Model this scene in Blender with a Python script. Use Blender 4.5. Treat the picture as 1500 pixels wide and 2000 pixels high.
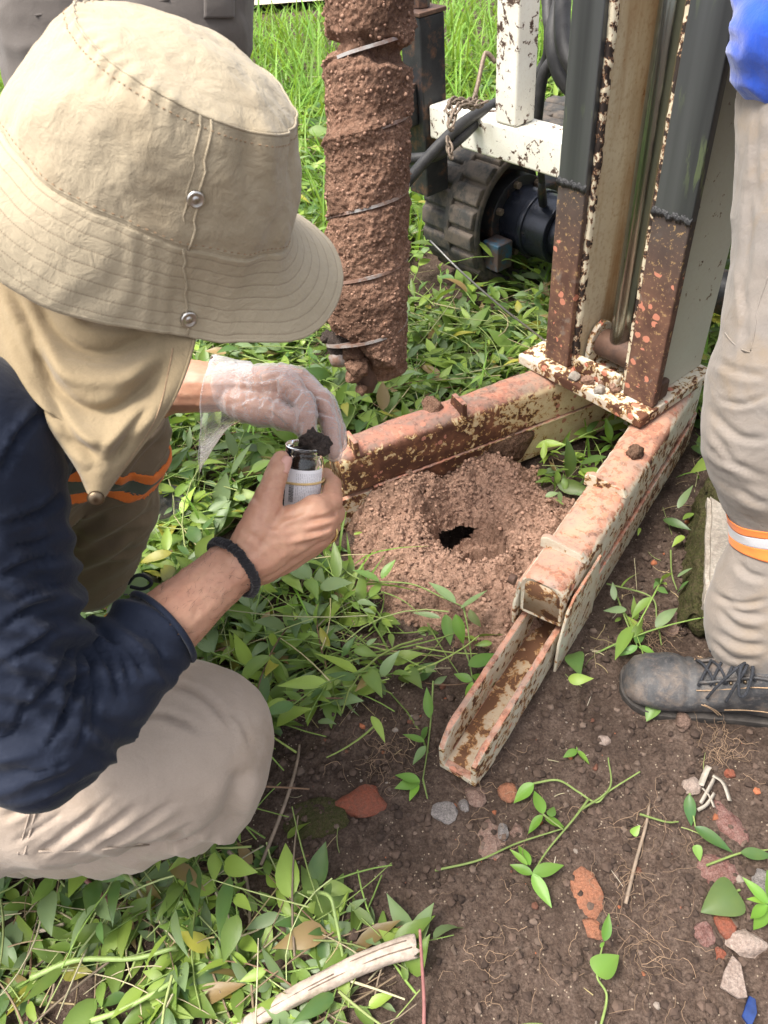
import bpy, bmesh, math, random
import numpy as np
from mathutils import Vector, Matrix

for _o in list(bpy.data.objects): bpy.data.objects.remove(_o)
SC = bpy.context.scene
COL = SC.collection
random.seed(7); RNG = np.random.default_rng(11)

# ---------------------------------------------------------------- camera
FPX, CAMH = 1444.0, 1.15                      # focal length in photo pixels (1500 x 2000), height of the phone
_n = np.array([(927 - 750) / FPX, -(2460 - 1000) / FPX, -1.0]); _n /= np.linalg.norm(_n)
_Z = -_n; _Y = np.array([0, 0, -1.0]); _Y = _Y - _Y.dot(_Z) * _Z; _Y /= np.linalg.norm(_Y); _X = np.cross(_Y, _Z)
CR = np.array([_X, _Y, _Z]); CC = np.array([0, 0, CAMH])
cam_data = bpy.data.cameras.new('camera'); cam = bpy.data.objects.new('camera', cam_data); COL.objects.link(cam)
cam.matrix_world = Matrix([list(CR[i]) + [CC[i]] for i in range(3)] + [[0, 0, 0, 1]])
cam_data.sensor_fit = 'VERTICAL'; cam_data.sensor_height = 36.0; cam_data.lens = 36.0 * FPX / 2000.0
cam_data.clip_start = 0.02; cam_data.clip_end = 1500
cam_data.dof.use_dof = True; cam_data.dof.focus_distance = 1.15; cam_data.dof.aperture_fstop = 16.0
SC.camera = cam
SC.render.resolution_x, SC.render.resolution_y = 768, 1024

# ---------------------------------------------------------------- light
SUN_DIR = np.array([-0.42, -0.10, 1.0]); SUN_DIR /= np.linalg.norm(SUN_DIR)   # towards the sun
world = bpy.data.worlds.new('World'); SC.world = world; world.use_nodes = True
_wn = world.node_tree.nodes; _wl = world.node_tree.links
_sky = _wn.new('ShaderNodeTexSky'); _sky.sky_type = 'NISHITA'; _sky.sun_disc = False
_sky.sun_elevation = math.asin(SUN_DIR[2]); _sky.sun_rotation = math.atan2(SUN_DIR[0], SUN_DIR[1])
_sky.air_density = 1.0; _sky.dust_density = 5.0; _sky.ozone_density = 0.6
_hs = _wn.new('ShaderNodeHueSaturation'); _hs.inputs['Saturation'].default_value = 0.30      # thin cloud: whiter than a clear sky
_wl.new(_sky.outputs[0], _hs.inputs['Color']); _wl.new(_hs.outputs[0], _wn['Background'].inputs[0]); _wn['Background'].inputs[1].default_value = 0.15
sun_data = bpy.data.lights.new('sun', 'SUN'); sun = bpy.data.objects.new('sun', sun_data); COL.objects.link(sun)
sun_data.energy = 2.0; sun_data.angle = math.radians(20); sun_data.color = (1.0, 0.93, 0.82)
sun.rotation_euler = Vector(SUN_DIR).to_track_quat('Z', 'Y').to_euler()
SC.view_settings.view_transform = 'Standard'; SC.view_settings.look = 'None'
SC.view_settings.exposure = 1.34; SC.view_settings.gamma = 1.0
SC.cycles.max_bounces = 8; SC.cycles.transparent_max_bounces = 8
SC.cycles.use_denoising = True

# ---------------------------------------------------------------- maths helpers
def ray(px, py): return np.array([(px - 750) / FPX, -(py - 1000) / FPX, -1.0])
def G(px, py, z=0.0):
    d = CR @ ray(px, py); return CC + d * ((z - CAMH) / d[2])
def D(px, py, d): return CC + d * (CR @ ray(px, py))
def view_frame(px, py, d):
    """A frame at a place in the world, x to the right, y up and z towards the viewer there."""
    c = CR @ ray(px, py); o = CC + d * c; z = -c / np.linalg.norm(c)
    x = CR[:, 0] - CR[:, 0].dot(z) * z; x /= np.linalg.norm(x); y = np.cross(z, x)
    return o, x, y, z
_P = np.concatenate([(lambda p: p)(np.random.default_rng(3).permutation(256))] * 3)
_GR = np.random.default_rng(5).normal(size=(256, 3)); _GR /= np.linalg.norm(_GR, axis=1)[:, None]
def pnoise(p):
    p = np.asarray(p, float); i = np.floor(p).astype(int); f = p - i; i &= 255
    u = f * f * f * (f * (f * 6 - 15) + 10); out = 0
    for dx in (0, 1):
        for dy in (0, 1):
            for dz in (0, 1):
                h = _P[_P[_P[i[:, 0] + dx] + i[:, 1] + dy] + i[:, 2] + dz]
                g = (_GR[h] * (f - np.array([dx, dy, dz]))).sum(1)
                w = (u[:, 0] if dx else 1 - u[:, 0]) * (u[:, 1] if dy else 1 - u[:, 1]) * (u[:, 2] if dz else 1 - u[:, 2])
                out = out + w * g
    return out * 1.6
def fbm(p, oct=4, gain=0.5, ridged=False):
    p = np.asarray(p, float); a = 1.0; s = 0; f = 1.0
    for k in range(oct):
        n = pnoise(p * f + 17.3 * k)
        if ridged: n = 1 - 2 * np.abs(n)
        s = s + a * n; a *= gain; f *= 2.03
    return s
def sstep(a, b, x):
    t = np.clip((np.asarray(x, float) - a) / (b - a), 0, 1); return t * t * (3 - 2 * t)
def unit(v):
    v = np.asarray(v, float); return v / (np.linalg.norm(v, axis=-1, keepdims=True) + 1e-12)
def catmull(pts, n):
    pts = np.asarray(pts, float); m = len(pts); out = []
    P = np.vstack([2 * pts[0] - pts[1], pts, 2 * pts[-1] - pts[-2]])
    for t in np.linspace(0, m - 1, n):
        i = min(int(t), m - 2); f = t - i; a, b, c, d = P[i], P[i + 1], P[i + 2], P[i + 3]
        out.append(0.5 * ((2 * b) + (c - a) * f + (2 * a - 5 * b + 4 * c - d) * f ** 2 + (3 * b - a - 3 * c + d) * f ** 3))
    return np.array(out)

# ---------------------------------------------------------------- object helpers
def tag(o, label=None, cat=None, group=None, kind=None):
    if label: o['label'] = label
    if cat: o['category'] = cat
    if group: o['group'] = group
    if kind: o['kind'] = kind
    return o
def thing(name, loc, label, cat, group=None):
    o = bpy.data.objects.new(name, None); o.empty_display_size = 0.05; COL.objects.link(o)
    o.location = [float(c) for c in loc]; return tag(o, label, cat, group)
ORG = {}
def origin_of(o):
    s = np.zeros(3)
    while o is not None:
        s = s + np.array(o.location); o = o.parent
    return s
class MB:
    """Collects verts and faces in world coordinates and becomes ONE mesh object."""
    def __init__(self): self.v = []; self.f = []; self.n = 0
    def add(self, v, f):
        v = np.asarray(v, float).reshape(-1, 3); self.v.append(v); k = self.n
        self.f += [tuple(int(i) + k for i in q) for q in f]; self.n += len(v); return self
    def grid(self, V, closed_u=False, cap=False):
        """V (rows, cols, 3); closed_u wraps the columns."""
        r, c, _ = V.shape; f = []
        for i in range(r - 1):
            for j in range(c if closed_u else c - 1):
                k = (j + 1) % c; f.append((i * c + j, i * c + k, (i + 1) * c + k, (i + 1) * c + j))
        if cap:
            f.append(tuple(range(c))[::-1]); f.append(tuple((r - 1) * c + j for j in range(c)))
        return self.add(V.reshape(-1, 3), f)
    def box(self, o, ax, ay, az, lo, hi):
        """box in a local frame (origin o, axes) from lo to hi."""
        o = np.asarray(o, float); v = []
        for x in (lo[0], hi[0]):
            for y in (lo[1], hi[1]):
                for z in (lo[2], hi[2]): v.append(o + ax * x + ay * y + az * z)
        f = [(0, 1, 3, 2), (4, 6, 7, 5), (0, 4, 5, 1), (2, 3, 7, 6), (0, 2, 6, 4), (1, 5, 7, 3)]
        return self.add(v, f)
    def tube(self, pts, r, n=8, cap=True):
        pts = np.asarray(pts, float); m = len(pts); r = np.broadcast_to(np.asarray(r, float), (m,))
        t = unit(np.gradient(pts, axis=0)); a = np.cross(t[0], [0.3, 0.2, 0.93]); a = unit(a); V = []
        for i in range(m):
            a = unit(a - t[i] * a.dot(t[i])); b = np.cross(t[i], a); th = np.arange(n) * 2 * math.pi / n
            V.append(pts[i] + r[i] * (np.cos(th)[:, None] * a + np.sin(th)[:, None] * b))
        return self.grid(np.array(V), True, cap)
    def ball(self, c, r, n=12, scale=None, axes=None):
        m = n // 2 + 1; th = np.arange(n) * 2 * math.pi / n; V = []
        for i in range(1, m):
            ph = math.pi * i / m; V.append(np.stack([math.sin(ph) * np.cos(th), math.sin(ph) * np.sin(th), np.full(n, math.cos(ph))], 1))
        V = np.array(V).reshape(-1, 3); V = np.vstack([V, [[0, 0, 1], [0, 0, -1]]])
        f = []; R = m - 1
        for i in range(R - 1):
            for j in range(n): k = (j + 1) % n; f.append((i * n + j, (i + 1) * n + j, (i + 1) * n + k, i * n + k))
        for j in range(n): k = (j + 1) % n; f.append((R * n, j, k)); f.append((R * n + 1, (R - 1) * n + k, (R - 1) * n + j))
        if scale is not None: V = V * np.asarray(scale)
        if axes is not None: V = V @ np.asarray(axes)
        return self.add(np.asarray(c) + r * V, f)
    def chain(self, joints, n=14):
        """joints: list of (point, radius): balls joined by tapered tubes (input for the voxel union)."""
        for (p, r) in joints: self.ball(p, r, n)
        for (p, r), (q, s) in zip(joints[:-1], joints[1:]):
            p = np.asarray(p, float); q = np.asarray(q, float)
            if np.linalg.norm(q - p) > 1e-5: self.tube([p, (p + q) / 2, q], [r, (r + s) / 2, s], n)
        return self
    def build(self, name, mat, parent=None, smooth=False, bevel=0.0, seg=2, solid=0.0):
        V = np.vstack(self.v); org = origin_of(parent) if parent is not None else np.zeros(3)
        me = bpy.data.meshes.new(name); me.from_pydata((V - org).tolist(), [], self.f); me.update()
        return finish(name, me, mat, parent, smooth, bevel, seg, solid)
def finish(name, me, mat, parent=None, smooth=False, bevel=0.0, seg=2, solid=0.0):
    o = bpy.data.objects.new(name, me); COL.objects.link(o)
    if mat is not None: me.materials.append(mat)
    if parent is not None: o.parent = parent
    if smooth: me.polygons.foreach_set('use_smooth', [True] * len(me.polygons))
    if solid:
        m = o.modifiers.new('thickness', 'SOLIDIFY'); m.thickness = solid; m.offset = 0
    if bevel:
        m = o.modifiers.new('bevel', 'BEVEL'); m.width = bevel; m.segments = seg; m.limit_method = 'ANGLE'; m.angle_limit = math.radians(40)
        me.polygons.foreach_set('use_smooth', [True] * len(me.polygons)); w = o.modifiers.new('wn', 'WEIGHTED_NORMAL'); w.keep_sharp = True
    return o
def np_mesh(name, V, Q, attrs=None, org=(0, 0, 0)):
    """fast mesh from numpy quads (n,4) with optional colour attributes."""
    me = bpy.data.meshes.new(name); V = np.asarray(V, np.float32) - np.asarray(org, np.float32); Q = np.asarray(Q, np.int32)
    me.vertices.add(len(V)); me.vertices.foreach_set('co', V.ravel())
    me.loops.add(Q.size); me.loops.foreach_set('vertex_index', Q.ravel())
    me.polygons.add(len(Q)); k = Q.shape[1]
    me.polygons.foreach_set('loop_start', np.arange(len(Q), dtype=np.int32) * k)
    me.polygons.foreach_set('use_smooth', np.ones(len(Q), bool)); me.update(calc_edges=True)
    for nm, A in (attrs or {}).items():
        A = np.asarray(A, np.float32)
        if A.ndim == 1:
            at = me.attributes.new(nm, 'FLOAT', 'POINT'); at.data.foreach_set('value', A)
        else:
            at = me.attributes.new(nm, 'FLOAT_COLOR', 'POINT'); at.data.foreach_set('color', np.hstack([A, np.ones((len(A), 1), np.float32)]).ravel())
    return me
def remeshed(mb, voxel, smooth=6, fac=0.5):
    """voxel union of everything in mb, smoothed; returns (verts, quads)"""
    V = np.vstack(mb.v); me = bpy.data.meshes.new('tmp'); me.from_pydata(V.tolist(), [], mb.f); me.update()
    o = bpy.data.objects.new('tmp', me); COL.objects.link(o)
    m = o.modifiers.new('r', 'REMESH'); m.mode = 'VOXEL'; m.voxel_size = voxel
    if smooth: s = o.modifiers.new('s', 'SMOOTH'); s.factor = fac; s.iterations = smooth
    dg = bpy.context.evaluated_depsgraph_get(); dg.update(); ev = o.evaluated_get(dg); em = ev.to_mesh()
    n = len(em.vertices); W = np.empty(n * 3, np.float32); em.vertices.foreach_get('co', W)
    N = np.empty(n * 3, np.float32); em.vertices.foreach_get('normal', N)
    nl = len(em.loops); L = np.empty(nl, np.int32); em.loops.foreach_get('vertex_index', L)
    ls = np.empty(len(em.polygons), np.int32); em.polygons.foreach_get('loop_total', ls)
    ev.to_mesh_clear(); bpy.data.objects.remove(o); bpy.data.meshes.remove(me)
    assert (ls == 4).all()
    return W.reshape(-1, 3).astype(float), N.reshape(-1, 3).astype(float), L.reshape(-1, 4)

# ---------------------------------------------------------------- materials
MATS = {}
class NT:
    def __init__(self, name):
        self.m = bpy.data.materials.new(name); self.m.use_nodes = True; self.t = self.m.node_tree; self.n = self.t.nodes
        self.b = self.n['Principled BSDF']; self.out = self.n['Material Output']; MATS[name] = self.m
        self.tc = self.n.new('ShaderNodeTexCoord').outputs['Object']
    def link(self, a, b): self.t.links.new(a, b)
    def setv(self, sock, v):
        if hasattr(v, 'is_output') or isinstance(v, bpy.types.NodeSocket): self.link(v, sock)
        elif isinstance(v, (tuple, list)) and len(v) == 3 and sock.type == 'RGBA': sock.default_value = (*v, 1)
        else: sock.default_value = v
    def noise(self, scale, detail=4, rough=0.55, vec=None, dist=0.0, out=0):
        n = self.n.new('ShaderNodeTexNoise'); n.inputs['Scale'].default_value = scale; n.inputs['Detail'].default_value = detail
        n.inputs['Roughness'].default_value = rough; n.inputs['Distortion'].default_value = dist; self.link(vec or self.tc, n.inputs['Vector']); return n.outputs[out]
    def voro(self, scale, vec=None, feature='F1', out='Distance', rand=1.0):
        n = self.n.new('ShaderNodeTexVoronoi'); n.feature = feature; n.inputs['Scale'].default_value = scale; n.inputs['Randomness'].default_value = rand
        self.link(vec or self.tc, n.inputs['Vector']); return n.outputs[out]
    def mapping(self, scale=(1, 1, 1), rot=(0, 0, 0), loc=(0, 0, 0), vec=None):
        n = self.n.new('ShaderNodeMapping'); n.inputs['Scale'].default_value = scale; n.inputs['Rotation'].default_value = rot; n.inputs['Location'].default_value = loc
        self.link(vec or self.tc, n.inputs['Vector']); return n.outputs[0]
    def ramp(self, fac, stops, interp='LINEAR'):
        n = self.n.new('ShaderNodeValToRGB'); n.color_ramp.interpolation = interp; e = n.color_ramp.elements
        while len(e) < len(stops): e.new(0.5)
        for k, (p, c) in enumerate(stops):
            e[k].position = p; e[k].color = (*c, 1) if isinstance(c, (tuple, list)) else (c, c, c, 1)
        self.link(fac, n.inputs[0]); return n.outputs[0]
    def mix(self, fac, a, b, mode='MIX'):
        n = self.n.new('ShaderNodeMix'); n.data_type = 'RGBA'; n.blend_type = mode
        self.setv(n.inputs[0], fac); self.setv(n.inputs[6], a); self.setv(n.inputs[7], b); return n.outputs[2]
    def math(self, op, a, b=0.0, c=None):
        n = self.n.new('ShaderNodeMath'); n.operation = op; self.setv(n.inputs[0], a); self.setv(n.inputs[1], b)
        if c is not None: self.setv(n.inputs[2], c)
        return n.outputs[0]
    def attr(self, name, out='Color'):
        n = self.n.new('ShaderNodeAttribute'); n.attribute_name = name; return n.outputs[out]
    def sep(self, vec=None):
        n = self.n.new('ShaderNodeSeparateXYZ'); self.link(vec or self.tc, n.inputs[0]); return n.outputs
    def bump(self, h, strength=0.5, dist=0.005, normal=None):
        n = self.n.new('ShaderNodeBump'); n.inputs['Strength'].default_value = strength; n.inputs['Distance'].default_value = dist
        self.link(h, n.inputs['Height'])
        if normal is not None: self.link(normal, n.inputs['Normal'])
        return n.outputs[0]
    def done(self, col, rough=0.8, normal=None, metal=0.0, spec=0.5, **kw):
        self.setv(self.b.inputs['Base Color'], col); self.setv(self.b.inputs['Roughness'], rough); self.setv(self.b.inputs['Metallic'], metal)
        self.b.inputs['Specular IOR Level'].default_value = spec
        if normal is not None: self.link(normal, self.b.inputs['Normal'])
        for k, v in kw.items(): self.setv(self.b.inputs[k.replace('_', ' ')], v)
        return self.m
def make_cloth(name, col, col2=None, weave=900, patch=6, rough=0.92, bump=0.25, sheen=0.15, dirt=None):
    k = NT(name); col2 = col2 or tuple(c * 0.82 for c in col)
    c = k.mix(k.ramp(k.noise(patch, 5, 0.6), [(0.3, 0.0), (0.7, 1.0)]), col, col2)
    fine = k.noise(weave * 0.6, 2, 0.6)
    c = k.mix(0.25, c, k.mix(fine, tuple(x * 0.6 for x in col), tuple(min(1, x * 1.35) for x in col)))
    if dirt:
        c = k.mix(k.ramp(k.noise(9, 6, 0.65, dist=0.4), [(0.52, 0.0), (0.72, 0.75)]), c, dirt)
    n = k.bump(k.noise(weave, 2, 0.5), bump * 0.5, 0.0006); n = k.bump(k.noise(60, 6, 0.62, dist=0.5), bump, 0.004, n); n = k.bump(k.noise(17, 3, 0.5, dist=1.0), bump * 0.8, 0.010, n)
    return k.done(c, rough, n, Sheen_Weight=sheen, spec=0.2)
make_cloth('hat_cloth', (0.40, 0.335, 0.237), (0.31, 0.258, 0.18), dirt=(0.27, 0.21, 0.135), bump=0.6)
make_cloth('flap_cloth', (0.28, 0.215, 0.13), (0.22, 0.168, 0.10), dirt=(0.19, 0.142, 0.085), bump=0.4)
make_cloth('navy_cloth', (0.0105, 0.0155, 0.032), (0.008, 0.012, 0.025), weave=1200, rough=0.75, bump=0.3, sheen=0.08)
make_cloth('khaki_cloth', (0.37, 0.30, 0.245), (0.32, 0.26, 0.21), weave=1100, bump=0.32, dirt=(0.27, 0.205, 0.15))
make_cloth('khaki_cloth_shaded', (0.20, 0.15, 0.10), (0.15, 0.115, 0.075), weave=1000, bump=0.2)  # same khaki trousers, shade on the far leg put into the colour
make_cloth('worn_grey_cloth', (0.225, 0.19, 0.16), (0.17, 0.157, 0.148), weave=1000, bump=0.4, dirt=(0.21, 0.16, 0.11))
make_cloth('charcoal_cloth', (0.115, 0.10, 0.09), (0.085, 0.075, 0.07), weave=1000, bump=0.2)
make_cloth('blue_knit', (0.012, 0.075, 0.50), (0.01, 0.055, 0.38), weave=700, bump=0.35, sheen=0.4)
make_cloth('orange_tape', (0.75, 0.20, 0.045), (0.68, 0.17, 0.035), weave=800, bump=0.1)
make_cloth('silver_tape', (0.52, 0.52, 0.54), (0.46, 0.46, 0.48), weave=800, bump=0.1)
make_cloth('olive_tape', (0.10, 0.115, 0.09), (0.085, 0.095, 0.075), weave=800, bump=0.1)
make_cloth('bracelet_cord', (0.012, 0.011, 0.013), (0.02, 0.018, 0.02), weave=500, bump=0.5)
make_cloth('sock_knit', (0.10, 0.045, 0.04), (0.08, 0.035, 0.03), weave=300, bump=0.5)

def hat_brim():
    k = NT('hat_brim_cloth'); t = k.attr('rows', 'Fac'); az = k.attr('azimuth', 'Fac')
    c = k.mix(k.ramp(k.noise(7, 5, 0.6), [(0.3, 0.0), (0.7, 1.0)]), (0.425, 0.356, 0.252), (0.33, 0.275, 0.192))
    fr = k.math('FRACT', k.math('MULTIPLY', t, 7.0)); d = k.math('ABSOLUTE', k.math('SUBTRACT', fr, 0.5))
    line = k.math('LESS_THAN', d, 0.055)
    dash = k.math('LESS_THAN', k.math('FRACT', k.math('MULTIPLY', az, 260.0)), 0.72)
    st = k.math('MULTIPLY', line, dash)
    edge = k.math('MULTIPLY', k.math('GREATER_THAN', t, 0.03), k.math('LESS_THAN', t, 0.97))
    c = k.mix(k.math('MULTIPLY', k.math('MULTIPLY', st, edge), 0.5), c, (0.15, 0.11, 0.07))
    groove = k.math('SMOOTH_MIN', k.math('MULTIPLY', d, 6.0), 1.0, 0.3)
    n = k.bump(groove, 0.16, 0.0015)
    n = k.bump(k.noise(75, 6, 0.65, dist=0.6), 0.55, 0.004, n); n = k.bump(k.noise(900, 2), 0.15, 0.0005, n)
    k.done(c, 0.92, n, Sheen_Weight=0.15, spec=0.2)
hat_brim()

def skin():
    k = NT('skin')
    c = k.mix(k.ramp(k.noise(18, 4, 0.6), [(0.3, 0.0), (0.7, 1.0)]), (0.52, 0.30, 0.20), (0.43, 0.215, 0.14))
    c = k.mix(k.ramp(k.noise(90, 5, 0.7), [(0.42, 0.0), (0.72, 0.6)]), c, (0.37, 0.17, 0.115))
    n = k.bump(k.voro(900), 0.12, 0.0006); n = k.bump(k.noise(220, 4, 0.6), 0.22, 0.0012, n)
    k.done(c, 0.48, n, Subsurface_Weight=0.12, Subsurface_Scale=0.01, spec=0.4)
    k.b.inputs['Subsurface Radius'].default_value = (1.0, 0.35, 0.2)
    k = NT('nail'); k.done((0.55, 0.30, 0.24), 0.25, spec=0.5)
    k = NT('arm_hair'); k.done((0.02, 0.012, 0.008), 0.6)
skin()

def glove():
    k = NT('glove_vinyl')
    rg = k.math('ABSOLUTE', k.math('SUBTRACT', k.noise(55, 2, 0.5, vec=k.mapping((1, 1, 2.4), (0.4, 0.7, 0.2)), dist=1.8), 0.5)); n = k.bump(k.ramp(rg, [(0.0, 1.0), (0.2, 0.0)]), 0.45, 0.0024); n = k.bump(k.noise(20, 2, 0.5), 0.4, 0.006, n)
    k.done((0.80, 0.77, 0.78), 0.2, n, spec=0.6)
    tr = k.n.new('ShaderNodeBsdfTransparent'); mx = k.n.new('ShaderNodeMixShader')
    lw = k.n.new('ShaderNodeLayerWeight'); lw.inputs[0].default_value = 0.35; k.link(n, lw.inputs['Normal'])
    f = k.math('ADD', 0.16, k.math('MULTIPLY', lw.outputs['Facing'], 0.60), None)
    dirt = k.ramp(k.noise(30, 5, 0.65), [(0.55, 0.0), (0.68, 0.5)]); k.setv(k.b.inputs['Base Color'], k.mix(dirt, (0.80, 0.77, 0.78), (0.42, 0.28, 0.22)))
    k.link(f, mx.inputs[0]); k.link(tr.outputs[0], mx.inputs[1]); k.link(k.b.outputs[0], mx.inputs[2]); k.link(mx.outputs[0], k.out.inputs[0])
glove()

def soil(name, c1, c2, c3, scale=1.0, speck=None, rough=0.97, bump=1.0, damp=0.0):
    k = NT(name)
    c = k.mix(k.ramp(k.noise(9 * scale, 6, 0.6), [(0.3, 0.0), (0.7, 1.0)]), c1, c2)
    c = k.mix(k.ramp(k.noise(70 * scale, 6, 0.7), [(0.42, 0.0), (0.68, 0.9)]), c, c3)
    c = k.mix(k.ramp(k.noise(260 * scale, 3, 0.6), [(0.35, 0.6), (0.6, 0.0)]), c, tuple(x * 0.45 for x in c1))
    if damp > 0: c = k.mix(k.ramp(k.noise(6.5 * scale, 4, 0.6, dist=0.6, vec=k.mapping(loc=(1, 2, 3))), [(0.50, 0.0), (0.66, damp)]), c, tuple(x * 0.42 for x in c1))
    if speck is not None:
        v = k.voro(130 * scale); m = k.math('MULTIPLY', k.math('LESS_THAN', v, 0.16), k.math('GREATER_THAN', k.noise(40 * scale, 2), 0.54))
        c = k.mix(m, c, speck)
    n = k.bump(k.noise(420 * scale, 4, 0.7), 0.6 * bump, 0.002); n = k.bump(k.noise(110 * scale, 5, 0.65), 0.9 * bump, 0.006, n)
    n = k.bump(k.voro(85 * scale), 0.4 * bump, 0.006, n)
    return k.done(c, rough, n, spec=0.15)
soil('soil_dark', (0.070, 0.047, 0.036), (0.100, 0.069, 0.054), (0.155, 0.113, 0.09), speck=(0.30, 0.24, 0.18), bump=1.2, damp=0.6)
soil('soil_red', (0.29, 0.172, 0.122), (0.35, 0.215, 0.155), (0.42, 0.27, 0.20), scale=1.3, bump=0.9, damp=0.5)
soil('soil_auger', (0.22, 0.122, 0.082), (0.29, 0.165, 0.112), (0.38, 0.235, 0.165), scale=1.5, bump=1.2, damp=0.75)
soil('soil_clod', (0.15, 0.10, 0.08), (0.20, 0.13, 0.10), (0.28, 0.19, 0.15), scale=2)
soil('clay_grey', (0.055, 0.043, 0.038), (0.075, 0.058, 0.05), (0.12, 0.09, 0.075), scale=3, rough=0.75)
soil('mud_brown', (0.13, 0.075, 0.05), (0.16, 0.095, 0.065), (0.20, 0.125, 0.085), scale=2)
soil('brick_orange', (0.34, 0.145, 0.085), (0.27, 0.12, 0.075), (0.20, 0.105, 0.07), scale=2.2, bump=0.7)
soil('brick_red', (0.28, 0.085, 0.05), (0.22, 0.08, 0.055), (0.14, 0.075, 0.055), scale=2.2, bump=0.7)
soil('stone_brown', (0.16, 0.10, 0.08), (0.20, 0.13, 0.105), (0.26, 0.19, 0.16), scale=2, bump=0.7)
soil('stone_maroon', (0.15, 0.07, 0.06), (0.19, 0.10, 0.085), (0.26, 0.17, 0.15), scale=2, bump=0.7)
soil('stone_pale', (0.36, 0.29, 0.25), (0.30, 0.235, 0.20), (0.22, 0.155, 0.125), scale=2, bump=0.7)
soil('stone_grey', (0.14, 0.125, 0.12), (0.19, 0.17, 0.165), (0.25, 0.225, 0.21), scale=2, bump=0.6)
soil('concrete', (0.42, 0.38, 0.33), (0.36, 0.32, 0.27), (0.22, 0.18, 0.15), scale=0.8, bump=0.5)
soil('moss', (0.055, 0.06, 0.022), (0.085, 0.085, 0.03), (0.11, 0.08, 0.05), scale=2, bump=1.3)
soil('pavement_pale', (0.62, 0.54, 0.44), (0.55, 0.48, 0.39), (0.48, 0.42, 0.34), scale=0.5, bump=0.4)

def foliage(name, trans=0.35, rough=0.42):
    k = NT(name); c = k.attr('tint')
    c = k.mix(k.ramp(k.noise(45, 3), [(0.35, 0.0), (0.7, 0.3)]), c, k.mix(0.5, c, (0.25, 0.28, 0.05)))
    n = k.bump(k.noise(260, 2), 0.2, 0.001)
    k.done(c, rough, n, spec=0.45)
    t = k.n.new('ShaderNodeBsdfTranslucent'); mx = k.n.new('ShaderNodeMixShader'); mx.inputs[0].default_value = trans
    k.link(k.mix(0.6, c, (0.30, 0.42, 0.04)), t.inputs[0]); k.link(k.b.outputs[0], mx.inputs[1]); k.link(t.outputs[0], mx.inputs[2]); k.link(mx.outputs[0], k.out.inputs[0])
foliage('leaf'); foliage('grass_blade', 0.4, 0.5)
def tinted(name, rough=0.8):
    k = NT(name); c = k.attr('tint'); c = k.mix(k.noise(120, 3), k.mix(1.0, c, (0.6, 0.6, 0.6), 'MULTIPLY'), c); k.done(c, rough, k.bump(k.noise(300, 3), 0.4, 0.001), spec=0.3)
tinted('stem_tint', 0.55); tinted('straw_tint', 0.8); tinted('crumb_tint', 0.95)

def simple(name, col, rough=0.5, metal=0.0, nscale=80, amp=0.2, bump=0.15, spec=0.5, **kw):
    k = NT(name); c = k.mix(k.ramp(k.noise(nscale, 5, 0.65), [(0.3, 0.0), (0.7, 1.0)]), tuple(x * (1 - amp) for x in col), tuple(min(1, x * (1 + amp)) for x in col))
    return k.done(c, rough, k.bump(k.noise(nscale * 3, 4, 0.6), bump, 0.002), metal, spec, **kw)
simple('snap_metal', (0.55, 0.53, 0.50), 0.28, 1.0, 200, 0.2)
simple('snap_dark', (0.16, 0.12, 0.08), 0.4, 0.9, 200, 0.2)
simple('chrome', (0.30, 0.33, 0.31), 0.24, 1.0, 8, 0.06, 0.0)
simple('gold_ring', (0.75, 0.55, 0.22), 0.25, 1.0)
simple('hose_rubber', (0.028, 0.027, 0.028), 0.6, 0, 40, 0.5, 0.3)
simple('wire_steel', (0.25, 0.24, 0.23), 0.4, 0.7, 300, 0.3)
simple('rod_iron', (0.22, 0.17, 0.13), 0.6, 0.5, 200, 0.4, 0.3)
simple('lace_cord', (0.02, 0.022, 0.028), 0.85, 0, 500, 0.8, 0.5)
simple('thread_tan', (0.30, 0.20, 0.12), 0.9, 0, 400, 0.3)
simple('lace_yellow', (0.55, 0.30, 0.05), 0.8, 0, 300, 0.2)
simple('sole_rubber', (0.04, 0.034, 0.03), 0.8, 0, 60, 0.5, 0.4)
simple('rubber_band', (0.62, 0.44, 0.20), 0.55, 0, 200, 0.15)
simple('weld_cream', (0.55, 0.47, 0.36), 0.6, 0, 60, 0.3, 0.9)
simple('bark', (0.42, 0.34, 0.28), 0.85, 0, 60, 0.3, 0.8)
simple('bark_dark', (0.17, 0.13, 0.10), 0.9, 0, 60, 0.5, 0.9)
simple('plastic_white', (0.30, 0.265, 0.22), 0.6, 0, 90, 0.25, 0.3)
simple('glaze_white', (0.62, 0.64, 0.66), 0.12, 0, 30, 0.05, 0.05)
simple('glaze_blue', (0.015, 0.035, 0.13), 0.12, 0, 60, 0.3, 0.05)
simple('black_print', (0.02, 0.02, 0.02), 0.7, 0, 60, 0.1, 0.0)
simple('grey_print', (0.42, 0.42, 0.44), 0.7, 0, 60, 0.1, 0.0)

def jar_glass():
    k = NT('jar_glass'); k.done((0.92, 0.94, 0.93), 0.05, None, Transmission_Weight=1.0, IOR=1.45)
    k = NT('label_paper'); c = k.mix(k.ramp(k.noise(30, 3), [(0.4, 0.0), (0.75, 0.3)]), (0.80, 0.79, 0.81), (0.66, 0.63, 0.63)); k.done(c, 0.6, k.bump(k.noise(120, 3), 0.1, 0.001))
jar_glass()

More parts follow.
